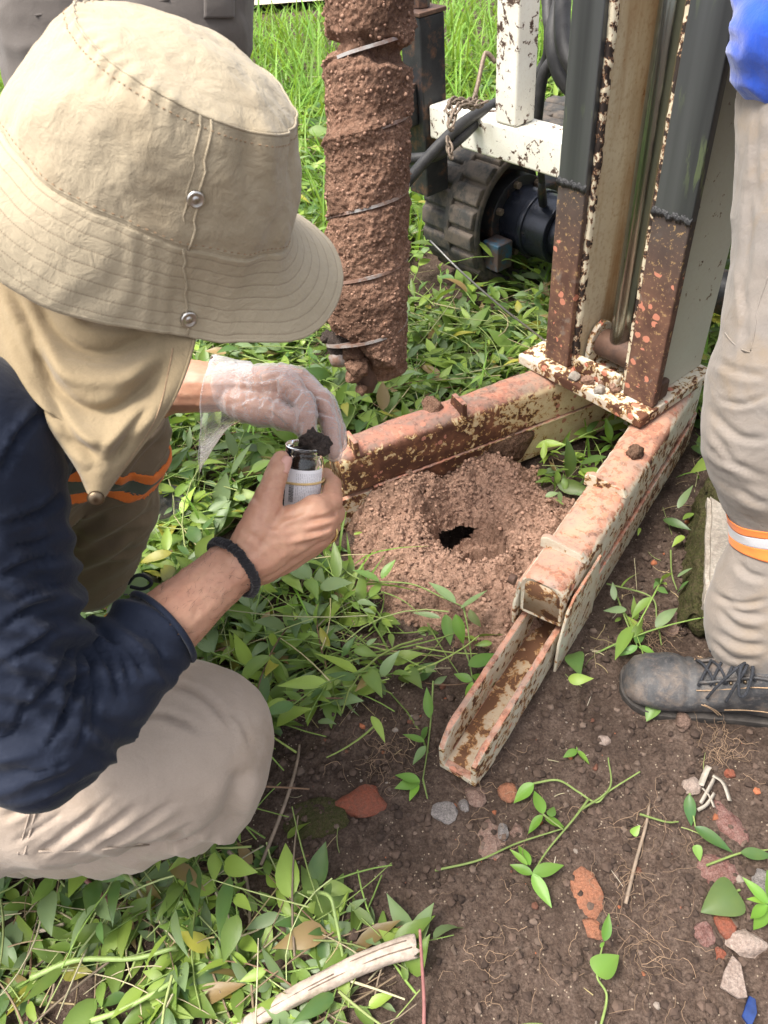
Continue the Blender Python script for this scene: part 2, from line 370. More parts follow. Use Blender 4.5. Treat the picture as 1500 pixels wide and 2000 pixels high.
def leather():
    k = NT('boot_leather')
    c = k.mix(k.ramp(k.noise(16, 6, 0.65), [(0.35, 0.0), (0.7, 1.0)]), (0.022, 0.023, 0.027), (0.085, 0.083, 0.083))
    c = k.mix(k.ramp(k.noise(30, 8, 0.75, dist=0.5), [(0.48, 0.0), (0.70, 0.7)]), c, (0.19, 0.14, 0.105))
    c = k.mix(k.ramp(k.noise(150, 6, 0.75), [(0.52, 0.0), (0.72, 0.55)]), c, (0.16, 0.145, 0.135)); n = k.bump(k.noise(300, 4, 0.6), 0.45, 0.0012); n = k.bump(k.noise(60, 6, 0.65), 0.5, 0.004, n); k.done(c, 0.58, n, spec=0.4)
leather()

def rust_paint(name, base, chip=0.42, splash=0.60, rust=(0.075, 0.03, 0.016), ochre=(0.42, 0.23, 0.07), splash_col=(0.52, 0.19, 0.12), top=0.0, topcol=(0.30, 0.17, 0.12), scale=1.0, grime=0.25, rough=0.5, zone=None, side=0.0, stain=0.0):
    """cream paint over steel: chips down to rust with an ochre rim, clay splashes, dried clay on faces that look up"""
    k = NT(name)
    low = k.noise(5 * scale, 4, 0.6); mid = k.noise(38 * scale, 7, 0.68, dist=0.3); fine = k.noise(150 * scale, 4, 0.6)
    c = k.mix(k.ramp(low, [(0.35, 0.0), (0.7, grime)]), base, (0.42, 0.30, 0.17))
    c = k.mix(k.ramp(fine, [(0.5, 0.0), (0.8, grime)]), c, (0.35, 0.22, 0.12))
    # more wear where the low noise is high (and in the worn zone, if any)
    wear = k.math('ADD', k.math('MULTIPLY', k.math('SUBTRACT', low, 0.5), 0.55), mid)
    if zone is not None:
        s = k.sep(); z = k.math('SUBTRACT', 1.0, k.math('SMOOTH_MAX', k.math('ABSOLUTE', k.math('DIVIDE', k.math('SUBTRACT', s[zone[0]], zone[1]), zone[2])), 0.0, 0.1))
        wear = k.math('ADD', wear, k.math('MULTIPLY', k.math('MAXIMUM', z, 0.0), zone[3]))
    t = 1.0 - chip
    c = k.mix(k.ramp(wear, [(t - 0.03, 0.0), (t + 0.0, 1.0)]), c, ochre)
    c = k.mix(k.ramp(wear, [(t + 0.012, 0.0), (t + 0.03, 1.0)]), c, rust)
    if stain > 0:
        c = k.mix(k.ramp(k.noise(22, 4, 0.6, vec=k.mapping((1, 1, 0.09))), [(0.44, 0.0), (0.66, stain)]), c, (0.30, 0.16, 0.06))
    if side > 0:
        c = k.mix(k.ramp(k.noise(14 * scale, 5, 0.6, vec=k.mapping(loc=(3, 1, 2))), [(0.45, 0.0), (0.7, side)]), c, (0.36, 0.15, 0.08))
    if top > 0:
        g = k.n.new('ShaderNodeNewGeometry'); nz = k.sep(g.outputs['Normal'])[2]
        up = k.ramp(k.math('ADD', nz, k.math('MULTIPLY', k.math('SUBTRACT', mid, 0.5), 0.9)), [(0.40, 0.0), (0.75, 1.0)])
        tc = k.mix(k.ramp(k.noise(16 * scale, 5, 0.6), [(0.38, 0.0), (0.62, 1.0)]), topcol, splash_col)
        tc = k.mix(k.ramp(k.noise(60 * scale, 5, 0.7), [(0.52, 0.0), (0.66, 0.8)]), tc, (0.13, 0.075, 0.06))
        c = k.mix(k.math('MULTIPLY', up, top), c, tc)
    # clay splashes: blobs
    v = k.voro(26 * scale, k.mapping(loc=(0.3, 0.7, 0.1), vec=None)); vn = k.math('ADD', v, k.math('MULTIPLY', k.math('SUBTRACT', mid, 0.5), 0.25))
    sp = k.math('MULTIPLY', k.math('LESS_THAN', vn, 0.27), k.math('GREATER_THAN', k.noise(11 * scale, 3, vec=k.mapping(loc=(5, 5, 5))), splash))
    c = k.mix(sp, c, splash_col)
    h = k.math('ADD', k.math('MULTIPLY', k.ramp(wear, [(t, 1.0), (t + 0.03, 0.0)]), 0.5), k.math('MULTIPLY', sp, 0.6))
    n = k.bump(h, 0.5, 0.0012); n = k.bump(mid, 0.12, 0.004, n)
    return k.done(c, k.ramp(wear, [(t, rough), (t + 0.03, 0.85)]), n, spec=0.4)
CREAM = (0.70, 0.66, 0.55)
rust_paint('paint_white', (0.76, 0.75, 0.68), chip=0.405, splash=0.70, rust=(0.06, 0.035, 0.025), ochre=(0.16, 0.10, 0.07), grime=0.2, scale=1.3)
rust_paint('paint_web', (0.50, 0.49, 0.40), chip=0.33, splash=0.72, rust=(0.05, 0.03, 0.02), ochre=(0.2, 0.13, 0.08), grime=0.2)
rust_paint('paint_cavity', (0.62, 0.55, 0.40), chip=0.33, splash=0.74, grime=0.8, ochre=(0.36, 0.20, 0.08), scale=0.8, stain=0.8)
rust_paint('paint_plate', CREAM, chip=0.49, splash=0.50, grime=0.45, ochre=(0.45, 0.28, 0.10), scale=1.5, side=0.3)
rust_paint('paint_arm_right', (0.60, 0.57, 0.46), chip=0.455, splash=0.56, top=0.84, topcol=(0.27, 0.15, 0.11), splash_col=(0.48, 0.205, 0.13), grime=0.4, side=0.35, scale=1.6)
rust_paint('paint_arm_left', (0.64, 0.54, 0.33), chip=0.40, splash=0.58, top=0.9, topcol=(0.24, 0.165, 0.135), splash_col=(0.44, 0.19, 0.13), grime=0.5, zone=(0, -0.44, 0.34, 0.24), side=0.4, scale=1.7)
rust_paint('channel_inside', (0.45, 0.36, 0.26), chip=0.52, splash=0.68, grime=0.8, ochre=(0.34, 0.17, 0.06), rust=(0.13, 0.06, 0.03))

def rail_steel():
    """slide rails: polished and greased above a grease line, rusty with clay splashes below it"""
    k = NT('rail_steel'); s = k.sep(); z = s[2]
    zz = k.math('ADD', z, k.math('MULTIPLY', k.math('SUBTRACT', k.noise(60, 4), 0.5), 0.03))
    low = k.math('LESS_THAN', zz, 0.60)
    streak = k.noise(28, 3, 0.5, vec=k.mapping((1, 1, 0.04)))
    steel = k.mix(k.ramp(streak, [(0.25, 0.0), (0.75, 1.0)]), (0.06, 0.064, 0.068), (0.15, 0.158, 0.162))
    gr = k.ramp(k.noise(70, 5, 0.6, vec=k.mapping((1, 1, 0.16))), [(0.56, 0.0), (0.60, 0.75)])
    steel = k.mix(k.math('MULTIPLY', gr, k.ramp(k.noise(5, 2), [(0.5, 0.0), (0.6, 0.75)])), steel, (0.26, 0.33, 0.16))
    rust = k.mix(k.ramp(k.noise(30, 6, 0.65), [(0.35, 0.0), (0.65, 1.0)]), (0.085, 0.04, 0.028), (0.17, 0.085, 0.055))
    rust = k.mix(k.ramp(k.noise(22, 5, 0.6, vec=k.mapping(loc=(4, 4, 4))), [(0.58, 0.0), (0.66, 0.7)]), rust, (0.20, 0.165, 0.14))
    rust = k.mix(k.ramp(zz, [(0.42, 0.0), (0.58, 0.85)]), rust, (0.06, 0.05, 0.045))
    rust = k.mix(k.ramp(k.noise(120, 5, 0.7), [(0.57, 0.0), (0.64, 0.9)]), rust, (0.40, 0.26, 0.12))
    v = k.math('ADD', k.voro(42), k.math('MULTIPLY', k.math('SUBTRACT', k.noise(80, 3), 0.5), 0.3))
    sp = k.math('MULTIPLY', k.math('LESS_THAN', v, 0.30), k.math('GREATER_THAN', k.noise(12, 3), 0.50))
    sp = k.math('MULTIPLY', sp, k.math('LESS_THAN', zz, 0.50)); rust = k.mix(sp, rust, (0.53, 0.21, 0.135))
    c = k.mix(low, steel, rust)
    n = k.bump(k.math('MULTIPLY', sp, 0.5), 0.3, 0.002)
    k.done(c, k.mix(low, k.ramp(streak, [(0.3, 0.36), (0.7, 0.44)]), (0.75, 0.75, 0.75)), n, k.mix(low, (0.65, 0.65, 0.65), (0, 0, 0)))
    simple('grease', (0.022, 0.022, 0.024), 0.45, 0, 120, 0.4, 0.9)
rail_steel()
rust_paint('rail_edge', (0.66, 0.60, 0.45), chip=0.50, splash=0.72, rust=(0.03, 0.02, 0.016), ochre=(0.25, 0.12, 0.06), scale=1.6, grime=0.3)
def dark_steel(name, c1, c2, rustc=(0.17, 0.085, 0.05), amt=0.6, rough=0.5):
    k = NT(name); c = k.mix(k.ramp(k.noise(25, 6, 0.65), [(0.3, 0.0), (0.7, 1.0)]), c1, c2)
    c = k.mix(k.ramp(k.noise(18, 6, 0.7, vec=k.mapping(loc=(2, 3, 1))), [(amt - 0.06, 0.0), (amt + 0.08, 0.9)]), c, rustc)
    k.done(c, rough, k.bump(k.noise(120, 5, 0.65), 0.35, 0.002), 0.3)
dark_steel('black_steel', (0.018, 0.019, 0.022), (0.04, 0.04, 0.044), amt=0.58)
dark_steel('rusty_steel', (0.085, 0.045, 0.032), (0.14, 0.08, 0.055), (0.055, 0.035, 0.03), amt=0.55, rough=0.7)
dark_steel('flight_steel', (0.30, 0.285, 0.27), (0.42, 0.40, 0.38), (0.23, 0.125, 0.085), amt=0.48)
dark_steel('motor_black', (0.014, 0.016, 0.024), (0.022, 0.026, 0.04), (0.10, 0.06, 0.045), amt=0.66, rough=0.25)
dark_steel('blue_paint', (0.025, 0.085, 0.14), (0.035, 0.11, 0.18), (0.09, 0.055, 0.04), amt=0.44, rough=0.6)
dark_steel('track_rubber', (0.032, 0.032, 0.032), (0.062, 0.06, 0.057), (0.13, 0.105, 0.085), amt=0.49, rough=0.85)
M = MATS
# ================================================================ ground
HOLE = np.array([0.192, 1.020]); ARMW = 0.087
E1 = np.array([0.555, -0.832, 0.0]); E1 /= np.linalg.norm(E1); E2 = np.array([-E1[1], E1[0], 0.0]); EZ = np.array([0, 0, 1.0])
RO = np.array([0.341, 1.386, 0.0])                         # rig frame: plate front corner; E1 along the front, E2 to the rear
def RW(a, b, z=0.0): return RO + E1 * a + E2 * b + EZ * z
def axis_lines(dense0, dense1, step, far0, far1):
    c = list(np.arange(dense0, dense1, step)); s = step; x = dense1
    while x < far1: c.append(x); s *= 1.13; x += s
    c.append(far1); s = step; x = dense0 - step; l = []
    while x > far0: l.append(x); s *= 1.13; x -= s
    l.append(far0); return np.array(l[::-1] + c)
def inpoly(x, y, poly):
    r = np.zeros(len(x), bool); n = len(poly)
    for i in range(n):
        x1, y1 = poly[i]; x2, y2 = poly[(i + 1) % n]
        c = ((y1 > y) != (y2 > y)) & (x < (x2 - x1) * (y - y1) / (y2 - y1 + 1e-12) + x1); r ^= c
    return r
def gpoly(px): return [tuple(G(a, b)[:2]) for a, b in px]
BARE = gpoly([(480, 1640), (505, 1500), (560, 1430), (690, 1385), (800, 1370), (885, 1320), (950, 1270), (1060, 1300), (1150, 1180), (1260, 1040), (1330, 1000), (1420, 940), (1700, 900), (1900, 2100), (880, 2100), (800, 1830), (650, 1740)])
def bare_mask(x, y):
    """1 on the open soil, fading to 0 under the ground cover"""
    w = 0.02 * pnoise(np.stack([x * 18, y * 18, x * 0 + 3], 1)); w2 = 0.02 * pnoise(np.stack([x * 18, y * 18, x * 0 + 9], 1))
    return inpoly(x + w, y + w2, BARE).astype(float)
def ground_z(x, y):
    x = np.asarray(x, float); y = np.asarray(y, float); p = np.stack([x, y, x * 0], 1)
    near = np.exp(-((x - 0.2) ** 2 + (y - 0.8) ** 2) / 6.0)
    z = 0.012 * pnoise(p * 2.1) * near
    z += near * (0.0085 * fbm(p * 13 + 4, 3, 0.55) + 0.0062 * np.maximum(0, fbm(p * 42 + 1, 3, 0.6)) + 0.0022 * fbm(p * 110, 2))
    z += 0.05 * pnoise(p * 0.35 + 7) * (1 - near) * np.clip((np.hypot(x, y) - 2) / 4, 0, 1)
    # shallow step where the soil was scraped, and the drilled hole
    r = np.hypot(x - HOLE[0], y - HOLE[1]); rc = np.hypot(x - HOLE[0] + 0.018, y - HOLE[1] - 0.045); z = z - 0.13 * (1 - sstep(0.10, 0.155, rc)); z = np.where(r < 0.078, -0.42, z)
    return z
def gz(x, y): return float(ground_z(np.array([x]), np.array([y]))[0])
def build_ground():
    X = axis_lines(-1.0, 1.15, 0.0062, -420, 420); Y = axis_lines(0.0, 1.75, 0.0062, -60, 900)
    gx, gy = np.meshgrid(X, Y); V = np.stack([gx.ravel(), gy.ravel(), ground_z(gx.ravel(), gy.ravel())], 1)
    n = len(X); i = np.arange(len(Y) - 1)[:, None] * n + np.arange(n - 1)[None]; i = i.ravel()
    me = np_mesh('ground', V, np.stack([i, i + 1, i + n + 1, i + n], 1))
    tag(finish('ground', me, M['soil_dark']), kind='structure', label='dark brown bare soil under weeds and grass')
build_ground()
# pale paved strip beyond the grass
def build_path():
    b = MB(); p0, p1 = G(300, 46), G(900, 4); d = unit(p1 - p0); nrm = np.array([-d[1], d[0], 0]); o = p0 - d * 6
    V = np.array([[o + d * s + nrm * t + EZ * 0.07 for s in np.linspace(0, 24, 30)] for t in np.linspace(0, 5, 8)])
    b.grid(V); b.build('path', M['pavement_pale']).__setitem__('kind', 'structure')
build_path()

# ================================================================ heap of drilled soil with the borehole
def mound_z(x, y):
    p = np.stack([x, y, x * 0], 1); dx, dy = x - 0.175, y - 1.045
    w = 0.050 * pnoise(p * 8 + 2) + 0.024 * pnoise(p * 21 + 5)
    r = np.hypot(dx / 1.0, dy / 1.05) + w; ang = np.arctan2(dy, dx)
    h = 0.066 * (1 - sstep(0.085, 0.285, r)) * (1 + 0.35 * pnoise(p * 11 + 7))
    # tongue of spoil towards the camera
    r2 = np.hypot((x - 0.205) / 0.085, (y - 0.86) / 0.14) + 6 * w; h = np.maximum(h, 0.042 * (1 - sstep(0.25, 1.1, r2)))
    # higher heap against the left arm
    r3 = np.hypot((x - 0.06) / 0.15, (y - 1.16) / 0.075) + 4 * w; h = np.maximum(h, 0.090 * (1 - sstep(0.3, 1.2, r3)))
    r4 = np.hypot((x - 0.23) / 0.12, (y - 1.20) / 0.09) + 4 * w; h = np.maximum(h, 0.066 * (1 - sstep(0.3, 1.2, r4)))
    # crater, open to the back left
    cw = np.hypot((x - HOLE[0] + 0.018) / 1.0, (y - HOLE[1] - 0.045) / 1.25) + 0.6 * w
    cr = 1 - sstep(0.035, 0.125, cw); h = h * (1 - 0.95 * cr) - 0.035 * (1 - sstep(0.02, 0.075, cw))
    h += (0.009 * fbm(p * 17, 4, 0.6, True) + 0.0065 * fbm(p * 60 + 3, 3, 0.65) + 0.0042 * fbm(p * 150, 2)) * sstep(0.0, 0.03, h)
    pit = np.hypot(x - HOLE[0], y - HOLE[1]) + 0.12 * w
    h = np.where(pit < 0.055, -0.34 + 0.02 * pnoise(p * 40), h); h = h - 0.03 * np.exp(-((pit - 0.055) / 0.022) ** 2) * (pit >= 0.055)
    return h
def build_mound():
    xs = np.arange(-0.17, 0.52, 0.0033); ys = np.arange(0.68, 1.40, 0.0033); gx, gy = np.meshgrid(xs, ys); x, y = gx.ravel(), gy.ravel()
    z = mound_z(x, y); g = np.maximum(ground_z(x, y), -0.02); z = z + 0.2 * g * (z > 0) - 0.014 * (1 - sstep(0.0, 0.012, z)) * (z > -0.05)
    V = np.stack([x, y, z], 1); V[:, :2] += 0.0018 * RNG.normal(size=(len(V), 2)); n = len(xs)
    i = (np.arange(len(ys) - 1)[:, None] * n + np.arange(n - 1)[None]).ravel()
    Q = np.stack([i, i + 1, i + n + 1, i + n], 1)
    keep = (z > -0.012) | (np.hypot(x - HOLE[0], y - HOLE[1]) < 0.08); Q = Q[keep[Q].any(1)]
    used = np.unique(Q); m = -np.ones(len(V), int); m[used] = np.arange(len(used))
    org = np.array([0.175, 1.045, 0.0]); t = thing('soil_heap', org, 'heap of crumbly reddish drilled soil around the open borehole', 'soil heap')
    finish('heap', np_mesh('heap', V[used], m[Q], org=org), M['soil_red'], t)
    return t
HEAP = build_mound()
def blob_verts(n, amp, seed, flat=1.0, ang=0.0):
    """unit rough pebble with facets"""
    bm = bmesh.new(); bmesh.ops.create_icosphere(bm, subdivisions=n, radius=1.0); V = np.array([v.co[:] for v in bm.verts]); F = np.array([[v.index for v in f.verts] for f in bm.faces]); bm.free()
    o = np.random.default_rng(seed); 
    for _ in range(7):                                      # chop flat facets
        d = unit(o.normal(size=3)); c = o.uniform(0.55, 0.9); s = V @ d; V = V - np.maximum(0, s - c)[:, None] * d * (0.9 if ang else 0.4)
    V = V * (1 + amp * fbm(V * 1.7 + seed * 3.1, 3))[:, None]; V[:, 2] *= flat; return V, F
def scatter_blobs(name, pts, sizes, cols, mat, parent=None, seed=1, sub=1):
    tmpl = [blob_verts(sub, 0.25, seed * 10 + k, 1.0, 1.0) for k in range(6)]; F = tmpl[0][1]; nv = len(tmpl[0][0]); N = len(pts)
    VV = np.zeros((N, nv, 3)); r = np.random.default_rng(seed)
    for k in range(6):
        s = np.arange(k, N, 6); a = r.uniform(0, 6.28, len(s)); c, sn = np.cos(a), np.sin(a); T = tmpl[k][0] * r.uniform(0.7, 1.2, 3)
        X = T[None, :, 0] * c[:, None] - T[None, :, 1] * sn[:, None]; Y = T[None, :, 0] * sn[:, None] + T[None, :, 1] * c[:, None]; Z = np.broadcast_to(T[None, :, 2], X.shape)
        VV[s] = np.stack([X, Y, Z], 2) * sizes[s][:, None, None] + pts[s][:, None, :]
    Q = (F[None] + (np.arange(N) * nv)[:, None, None]).reshape(-1, 3); org = origin_of(parent) if parent else (0, 0, 0)
    me = np_mesh(name, VV.reshape(-1, 3), Q, {'tint': np.repeat(cols, nv, 0)}, org)
    return finish(name, me, mat, parent)
def heap_crumbs():
    N = 5200; x = RNG.uniform(-0.14, 0.48, N); y = RNG.uniform(0.70, 1.36, N); z = mound_z(x, y); k = (z > 0.004)
    x, y, z = x[k], y[k], z[k]; s = 0.0014 + 0.0042 * RNG.random(len(x)) ** 3.0
    c = np.array([0.35, 0.215, 0.155]) * RNG.uniform(0.7, 1.25, (len(x), 1)); o = scatter_blobs('crumbs', np.stack([x, y, z + s * 0.3], 1), s, c, M['crumb_tint'], HEAP, 2)
    o['kind'] = 'stuff'
heap_crumbs()

# ================================================================ drilling rig
RIG = thing('drilling_rig', RW(0.16, 0.1, 0), 'cream painted crawler drilling rig with splayed rusty stabiliser arms and upright mast', 'drilling rig')
def rbox(name, mat, lo, hi, parent=RIG, bevel=0.003, seg=2):
    return MB().box(RO, E1, E2, EZ, lo, hi).build(name, M[mat], parent, bevel=bevel, seg=seg)
def arm(side):
    """side +1: right arm, -1: left arm. Built in a local frame: s along the arm from the plate, w across (0 inner .. ARMW outer)"""
    if side > 0:
        base = RW(0.383, 0.0); d = unit(RW(0.592, -0.69) - RW(0.383, 0.0)); inner = unit(np.array([d[1], -d[0], 0])); mat = M['paint_arm_right']
        if inner.dot(E1) > 0: inner = -inner
        o = base + inner * ARMW
    else:
        base = RW(0.106, 0.0); d = unit(RW(-0.026, -0.533) - RW(0.106, 0.0)); inner = unit(np.array([d[1], -d[0], 0])); mat = M['paint_arm_left']
        if inner.dot(E1) < 0: inner = -inner
        o = base
    w = -inner; W = ARMW; zt = 0.198
    lo, hi = -0.26, (0.43 if side > 0 else 0.50)
    # lower member: closed box, slightly narrower seam above
    def prism(name, prof, s0, s1, m, par, bevel=0.003, rough=0.0, n=2):
        """loft of a cross profile (w,z) along s with a slightly uneven surface"""
        ss = np.linspace(s0, s1, n); V = np.array([[o + d * s + w * a + EZ * z for (a, z) in prof] for s in ss])
        if rough:
            q = V.reshape(-1, 3); q = q + 0.5 * rough * np.stack([pnoise(q * 25), pnoise(q * 25 + 9), pnoise(q * 25 + 5)], 1) + rough * np.stack([pnoise(q * 90), pnoise(q * 90 + 9), pnoise(q * 90 + 5)], 1) * 0.4; V = q.reshape(V.shape)
        b = MB().grid(V, True, True); return b.build(name, m, par, smooth=True, bevel=bevel)
    def rounded(w0, w1, z0, z1, r, k=4, top_only=False):
        pts = []
        for (cx, cz, a0) in ((w1 - r, z1 - r, 0), (w0 + r, z1 - r, 90)):
            for t in range(k + 1): a = math.radians(a0 + 90 * t / k); pts.append((cx + r * math.cos(a), cz + r * math.sin(a)))
        pts += [(w0, z0), (w1, z0)]; return pts
    A = prism('lower_beam', [(W, 0.006), (W, 0.098), (0, 0.098), (0, 0.006)], lo, hi - 0.06, mat, RIG, 0.004, 0.0012, 40)
    # upper tube, hollow at the end: outer skin + inner skin as one shell
    t = 0.011; po = rounded(0.004, W - 0.004, 0.1005, zt, 0.022); pi_ = [(W / 2 + (a - W / 2) * 0.76, 0.149 + (z - 0.149) * 0.76) for a, z in po]
    ss = np.linspace(lo, hi, 46); rows = [[o + d * s + w * a + EZ * z for a, z in po] for s in ss]
    rows += [[o + d * (hi + 0.004) + w * (W / 2 + (a - W / 2) * 0.93) + EZ * (0.149 + (z - 0.149) * 0.93) for a, z in po]]
    rows += [[o + d * (hi + 0.003) + w * (W / 2 + (a - W / 2) * 0.82) + EZ * (0.149 + (z - 0.149) * 0.82) for a, z in po]]
    V = np.array(rows); q = V.reshape(-1, 3); q = q + 0.0016 * np.stack([pnoise(q * 60), pnoise(q * 60 + 9), 1.4 * pnoise(q * 60 + 5)], 1) + 0.003 * EZ * pnoise(q * 14)[:, None]; V = q.reshape(V.shape)
    U = MB().grid(V, True).build('upper_tube', mat, RIG, smooth=True)
    m = U.modifiers.new('es', 'EDGE_SPLIT'); m.split_angle = math.radians(50)
    rows = [V[-1]] + [np.array([o + d * s + w * a + EZ * z for a, z in pi_]) for s in (hi - 0.004, hi - 0.02, hi - 0.10, hi - 0.25)]
    MB().grid(np.array(rows), True, True).build('tube_lining', M['channel_inside'], U, smooth=True)
    # weld bead between the members
    for ww in (-0.001, W + 0.001):
        pts = [o + d * s + w * ww + EZ * (0.099 + 0.0012 * math.sin(s * 400)) for s in np.linspace(lo + 0.05, hi - 0.07, 70)]
        MB().tube(pts, 0.003 + 0.0012 * RNG.random(70), 6).build('weld_bead', mat, RIG, smooth=True)
    # open channel reaching forward from under the tube
    c0, c1 = hi - 0.14, hi + (0.285 if side > 0 else 0.22); th = 0.011; zf = 0.088
    def chan(s, fl): return [(W - 0.006, 0.004), (W - 0.006, fl), (W - 0.006 - th, fl), (W - 0.006 - th, 0.018), (0.006 + th, 0.018), (0.006 + th, fl), (0.006, fl), (0.006, 0.004)]
    ss = np.linspace(c0, c1, 26); rows = []
    for s in ss:
        e = max(0, (s - (c1 - 0.05)) / 0.05); rows.append([o + d * s + w * (W / 2 + (a - W / 2) * (1 - 0.10 * e * e)) + EZ * z for a, z in chan(s, zf - 0.022 * e * e)])
    V = np.array(rows); q = V.reshape(-1, 3); q = q + 0.0012 * np.stack([pnoise(q * 70), pnoise(q * 70 + 9), pnoise(q * 70 + 5)], 1)
    ch = MB().grid(q.reshape(V.shape), True, True).build('channel', M['paint_arm_right'], RIG, bevel=0.0025)
    # rusty floor of the channel with caked clay
    xs = np.linspace(c0 + 0.01, c1 - 0.012, 60); ys = np.linspace(0.019, W - 0.019, 16)
    V = np.array([[o + d * s + w * y + EZ * (0.0195 + 0.005 * max(0, pnoise(np.array([[s * 40, y * 60, 2.0]]))[0])) for y in ys] for s in xs])
    MB().grid(V).build('caked_floor', M['channel_inside'], ch, smooth=True)
    # tabs welded across the top
    for s, hgt in ((0.165, 0.022), (0.345, 0.02)) if side > 0 else ((0.215, 0.03), (0.46, 0.03)):
        prof = [(0.0, 0.19), (0.0, zt + hgt * 0.7), (0.012, zt + hgt), (W * 0.5, zt + hgt * 0.8), (W - 0.014, zt + hgt * 0.55), (W - 0.004, 0.19)] if side > 0 else [(0.0, 0.19), (0.002, zt + hgt), (0.05, zt + hgt * 0.9), (0.06, 0.19)]
        b = MB(); V = np.array([[o + d * (s + e) + w * a + EZ * z for a, z in prof] for e in (0, 0.011)]); b.grid(V, True, True); b.build('stop_tab', mat, RIG, bevel=0.002)
    # side gusset near the tube end, with a pin boss
    if side > 0:
        b = MB(); prof = [(hi - 0.13, 0.006), (hi + 0.030, 0.006), (hi + 0.026, 0.085), (hi + 0.004, 0.150), (hi - 0.02, 0.166), (hi - 0.13, 0.166)]
        V = np.array([[o + d * s + w * (W + e) + EZ * z for s, z in prof] for e in (0.0005, 0.006)]); b.grid(V, True, True).build('side_gusset', mat, RIG, bevel=0.0025)
        b = MB(); prof = [(hi - 0.07, 0.07), (hi + 0.014, 0.07), (hi + 0.014, 0.125), (hi - 0.008, 0.165), (hi - 0.07, 0.165)]
        V = np.array([[o + d * s - w * e + EZ * z for s, z in prof] for e in (0.005, -0.002)]); b.grid(V, True, True).build('side_gusset', mat, RIG, bevel=0.003)
        c = o + d * (hi + 0.006) + EZ * 0.178; MB().tube([c - w * 0.016, c - w * 0.004], 0.009, 12).build('pin_head', M['rusty_steel'], RIG, smooth=True, bevel=0.002)
    return o, d, w
AR = arm(1); AL = arm(-1)

# base plate and mast
rbox('base_plate', 'paint_plate', (-0.002, -0.004, 0.2015), (0.328, 0.232, 0.226), bevel=0.004)
rbox('cross_member', 'paint_web', (0.03, 0.16, 0.02), (0.30, 0.228, 0.2005))
ZT = 1.75
def wear_bar(a0, a1, b0, b1):
    b = MB(); zs = np.linspace(0.2265, ZT, 40); V = np.array([[RW(a0, b0, z), RW(a1, b0, z), RW(a1, b1, z), RW(a0, b1, z)] for z in zs]); b.grid(V, True, True)
    o = b.build('slide_rail', M['rail_steel'], RIG, bevel=0.003); return o
R1 = wear_bar(0.046, 0.110, 0.028, 0.046); R2 = wear_bar(0.250, 0.322, 0.036, 0.055)
def ragged_strip(a0, a1, b, mat, name, par, amp=0.0022):
    """uneven painted edge beside a rail"""
    zs = np.arange(0.2275, ZT, 0.006); V = []
    for i, z in enumerate(zs):
        k = np.array([[z * 55, a0 * 50, 1.0]]); n1, n2 = pnoise(k)[0] * amp, pnoise(k + 9)[0] * amp
        V.append([RW(a0, b + n2 + 0.008, z), RW(a0 + n1 * 0.5, b + n2, z), RW(a1 + n1, b + n2 * 0.6, z), RW(a1 + n1, b + 0.012, z)])
    MB().grid(np.array(V)).build(name, M[mat], par, smooth=True)
ragged_strip(0.1102, 0.1205, 0.040, 'rail_edge', 'chipped_edge', RIG); ragged_strip(0.2385, 0.2498, 0.046, 'rail_edge', 'chipped_edge', RIG)
rbox('rail_web', 'paint_cavity', (0.050, 0.0465, 0.2265), (0.1195, 0.205, ZT)); rbox('rail_web', 'paint_web', (0.262, 0.0555, 0.2265), (0.300, 0.226, ZT), bevel=0.004)
rbox('back_plate', 'paint_cavity', (0.118, 0.150, 0.33), (0.170, 0.168, ZT)); rbox('back_plate', 'paint_cavity', (0.174, 0.156, 0.36), (0.2615, 0.172, ZT))
rbox('back_seam', 'rusty_steel', (0.166, 0.170, 0.30), (0.180, 0.180, ZT))
rbox('rust_panel', 'rusty_steel', (0.121, 0.186, 0.2265), (0.2605, 0.198, 0.40))
# grease ridges where the slide stops
for (a0, a1, b0, zz) in ((0.044, 0.112, 0.027, 0.603), (0.248, 0.324, 0.035, 0.60)):
    V = []
    for s in np.linspace(0, 1, 46):
        a = a0 + (a1 - a0) * s; k = np.array([[a * 160, zz * 3, 0]]); h = 0.004 + 0.006 * abs(fbm(k, 3)[0]); zc = zz + 0.006 * pnoise(k * 0.5)[0]
        V.append([RW(a, b0 + 0.002, zc + h * 1.4), RW(a, b0 - h * 0.7, zc + h * 0.4), RW(a, b0 - h * 0.5, zc - h * 0.5), RW(a, b0 + 0.002, zc - h * 1.5)])
    MB().grid(np.array(V), False).build('grease_ridge', M['grease'], RIG, smooth=True)
# hydraulic rod, its eye and the lugs
MB().tube([RW(0.181, 0.1, z) for z in (0.288, 0.29, 0.8, 1.4)], [0.0200, 0.0212, 0.0212, 0.0212], 40).build('hydraulic_rod', M['chrome'], RIG, smooth=True)
MB().tube([RW(0.181, 0.1, z) for z in (1.40, 1.41, ZT)], 0.034, 28).build('cylinder_barrel', M['paint_web'], RIG, smooth=True)
MB().tube([RW(a, 0.1, 0.272) for a in (0.138, 0.141, 0.22, 0.224)], [0.026, 0.029, 0.029, 0.026], 26).build('rod_eye', M['rusty_steel'], RIG, smooth=True)
MB().tube([RW(a, 0.1, 0.266) for a in (0.116, 0.258)], 0.014, 16).build('pivot_pin', M['rusty_steel'], RIG, smooth=True)
def lug(a):
    prof = [(0.062, 0.2265), (0.138, 0.2265), (0.138, 0.285), (0.126, 0.306), (0.105, 0.317), (0.085, 0.310), (0.068, 0.29)]
    V = np.array([[RW(a + e, b, z) for b, z in prof] for e in (0, 0.012)]); MB().grid(V, True, True).build('lug', M['paint_plate'], RIG, bevel=0.003)
lug(0.124); lug(0.226)
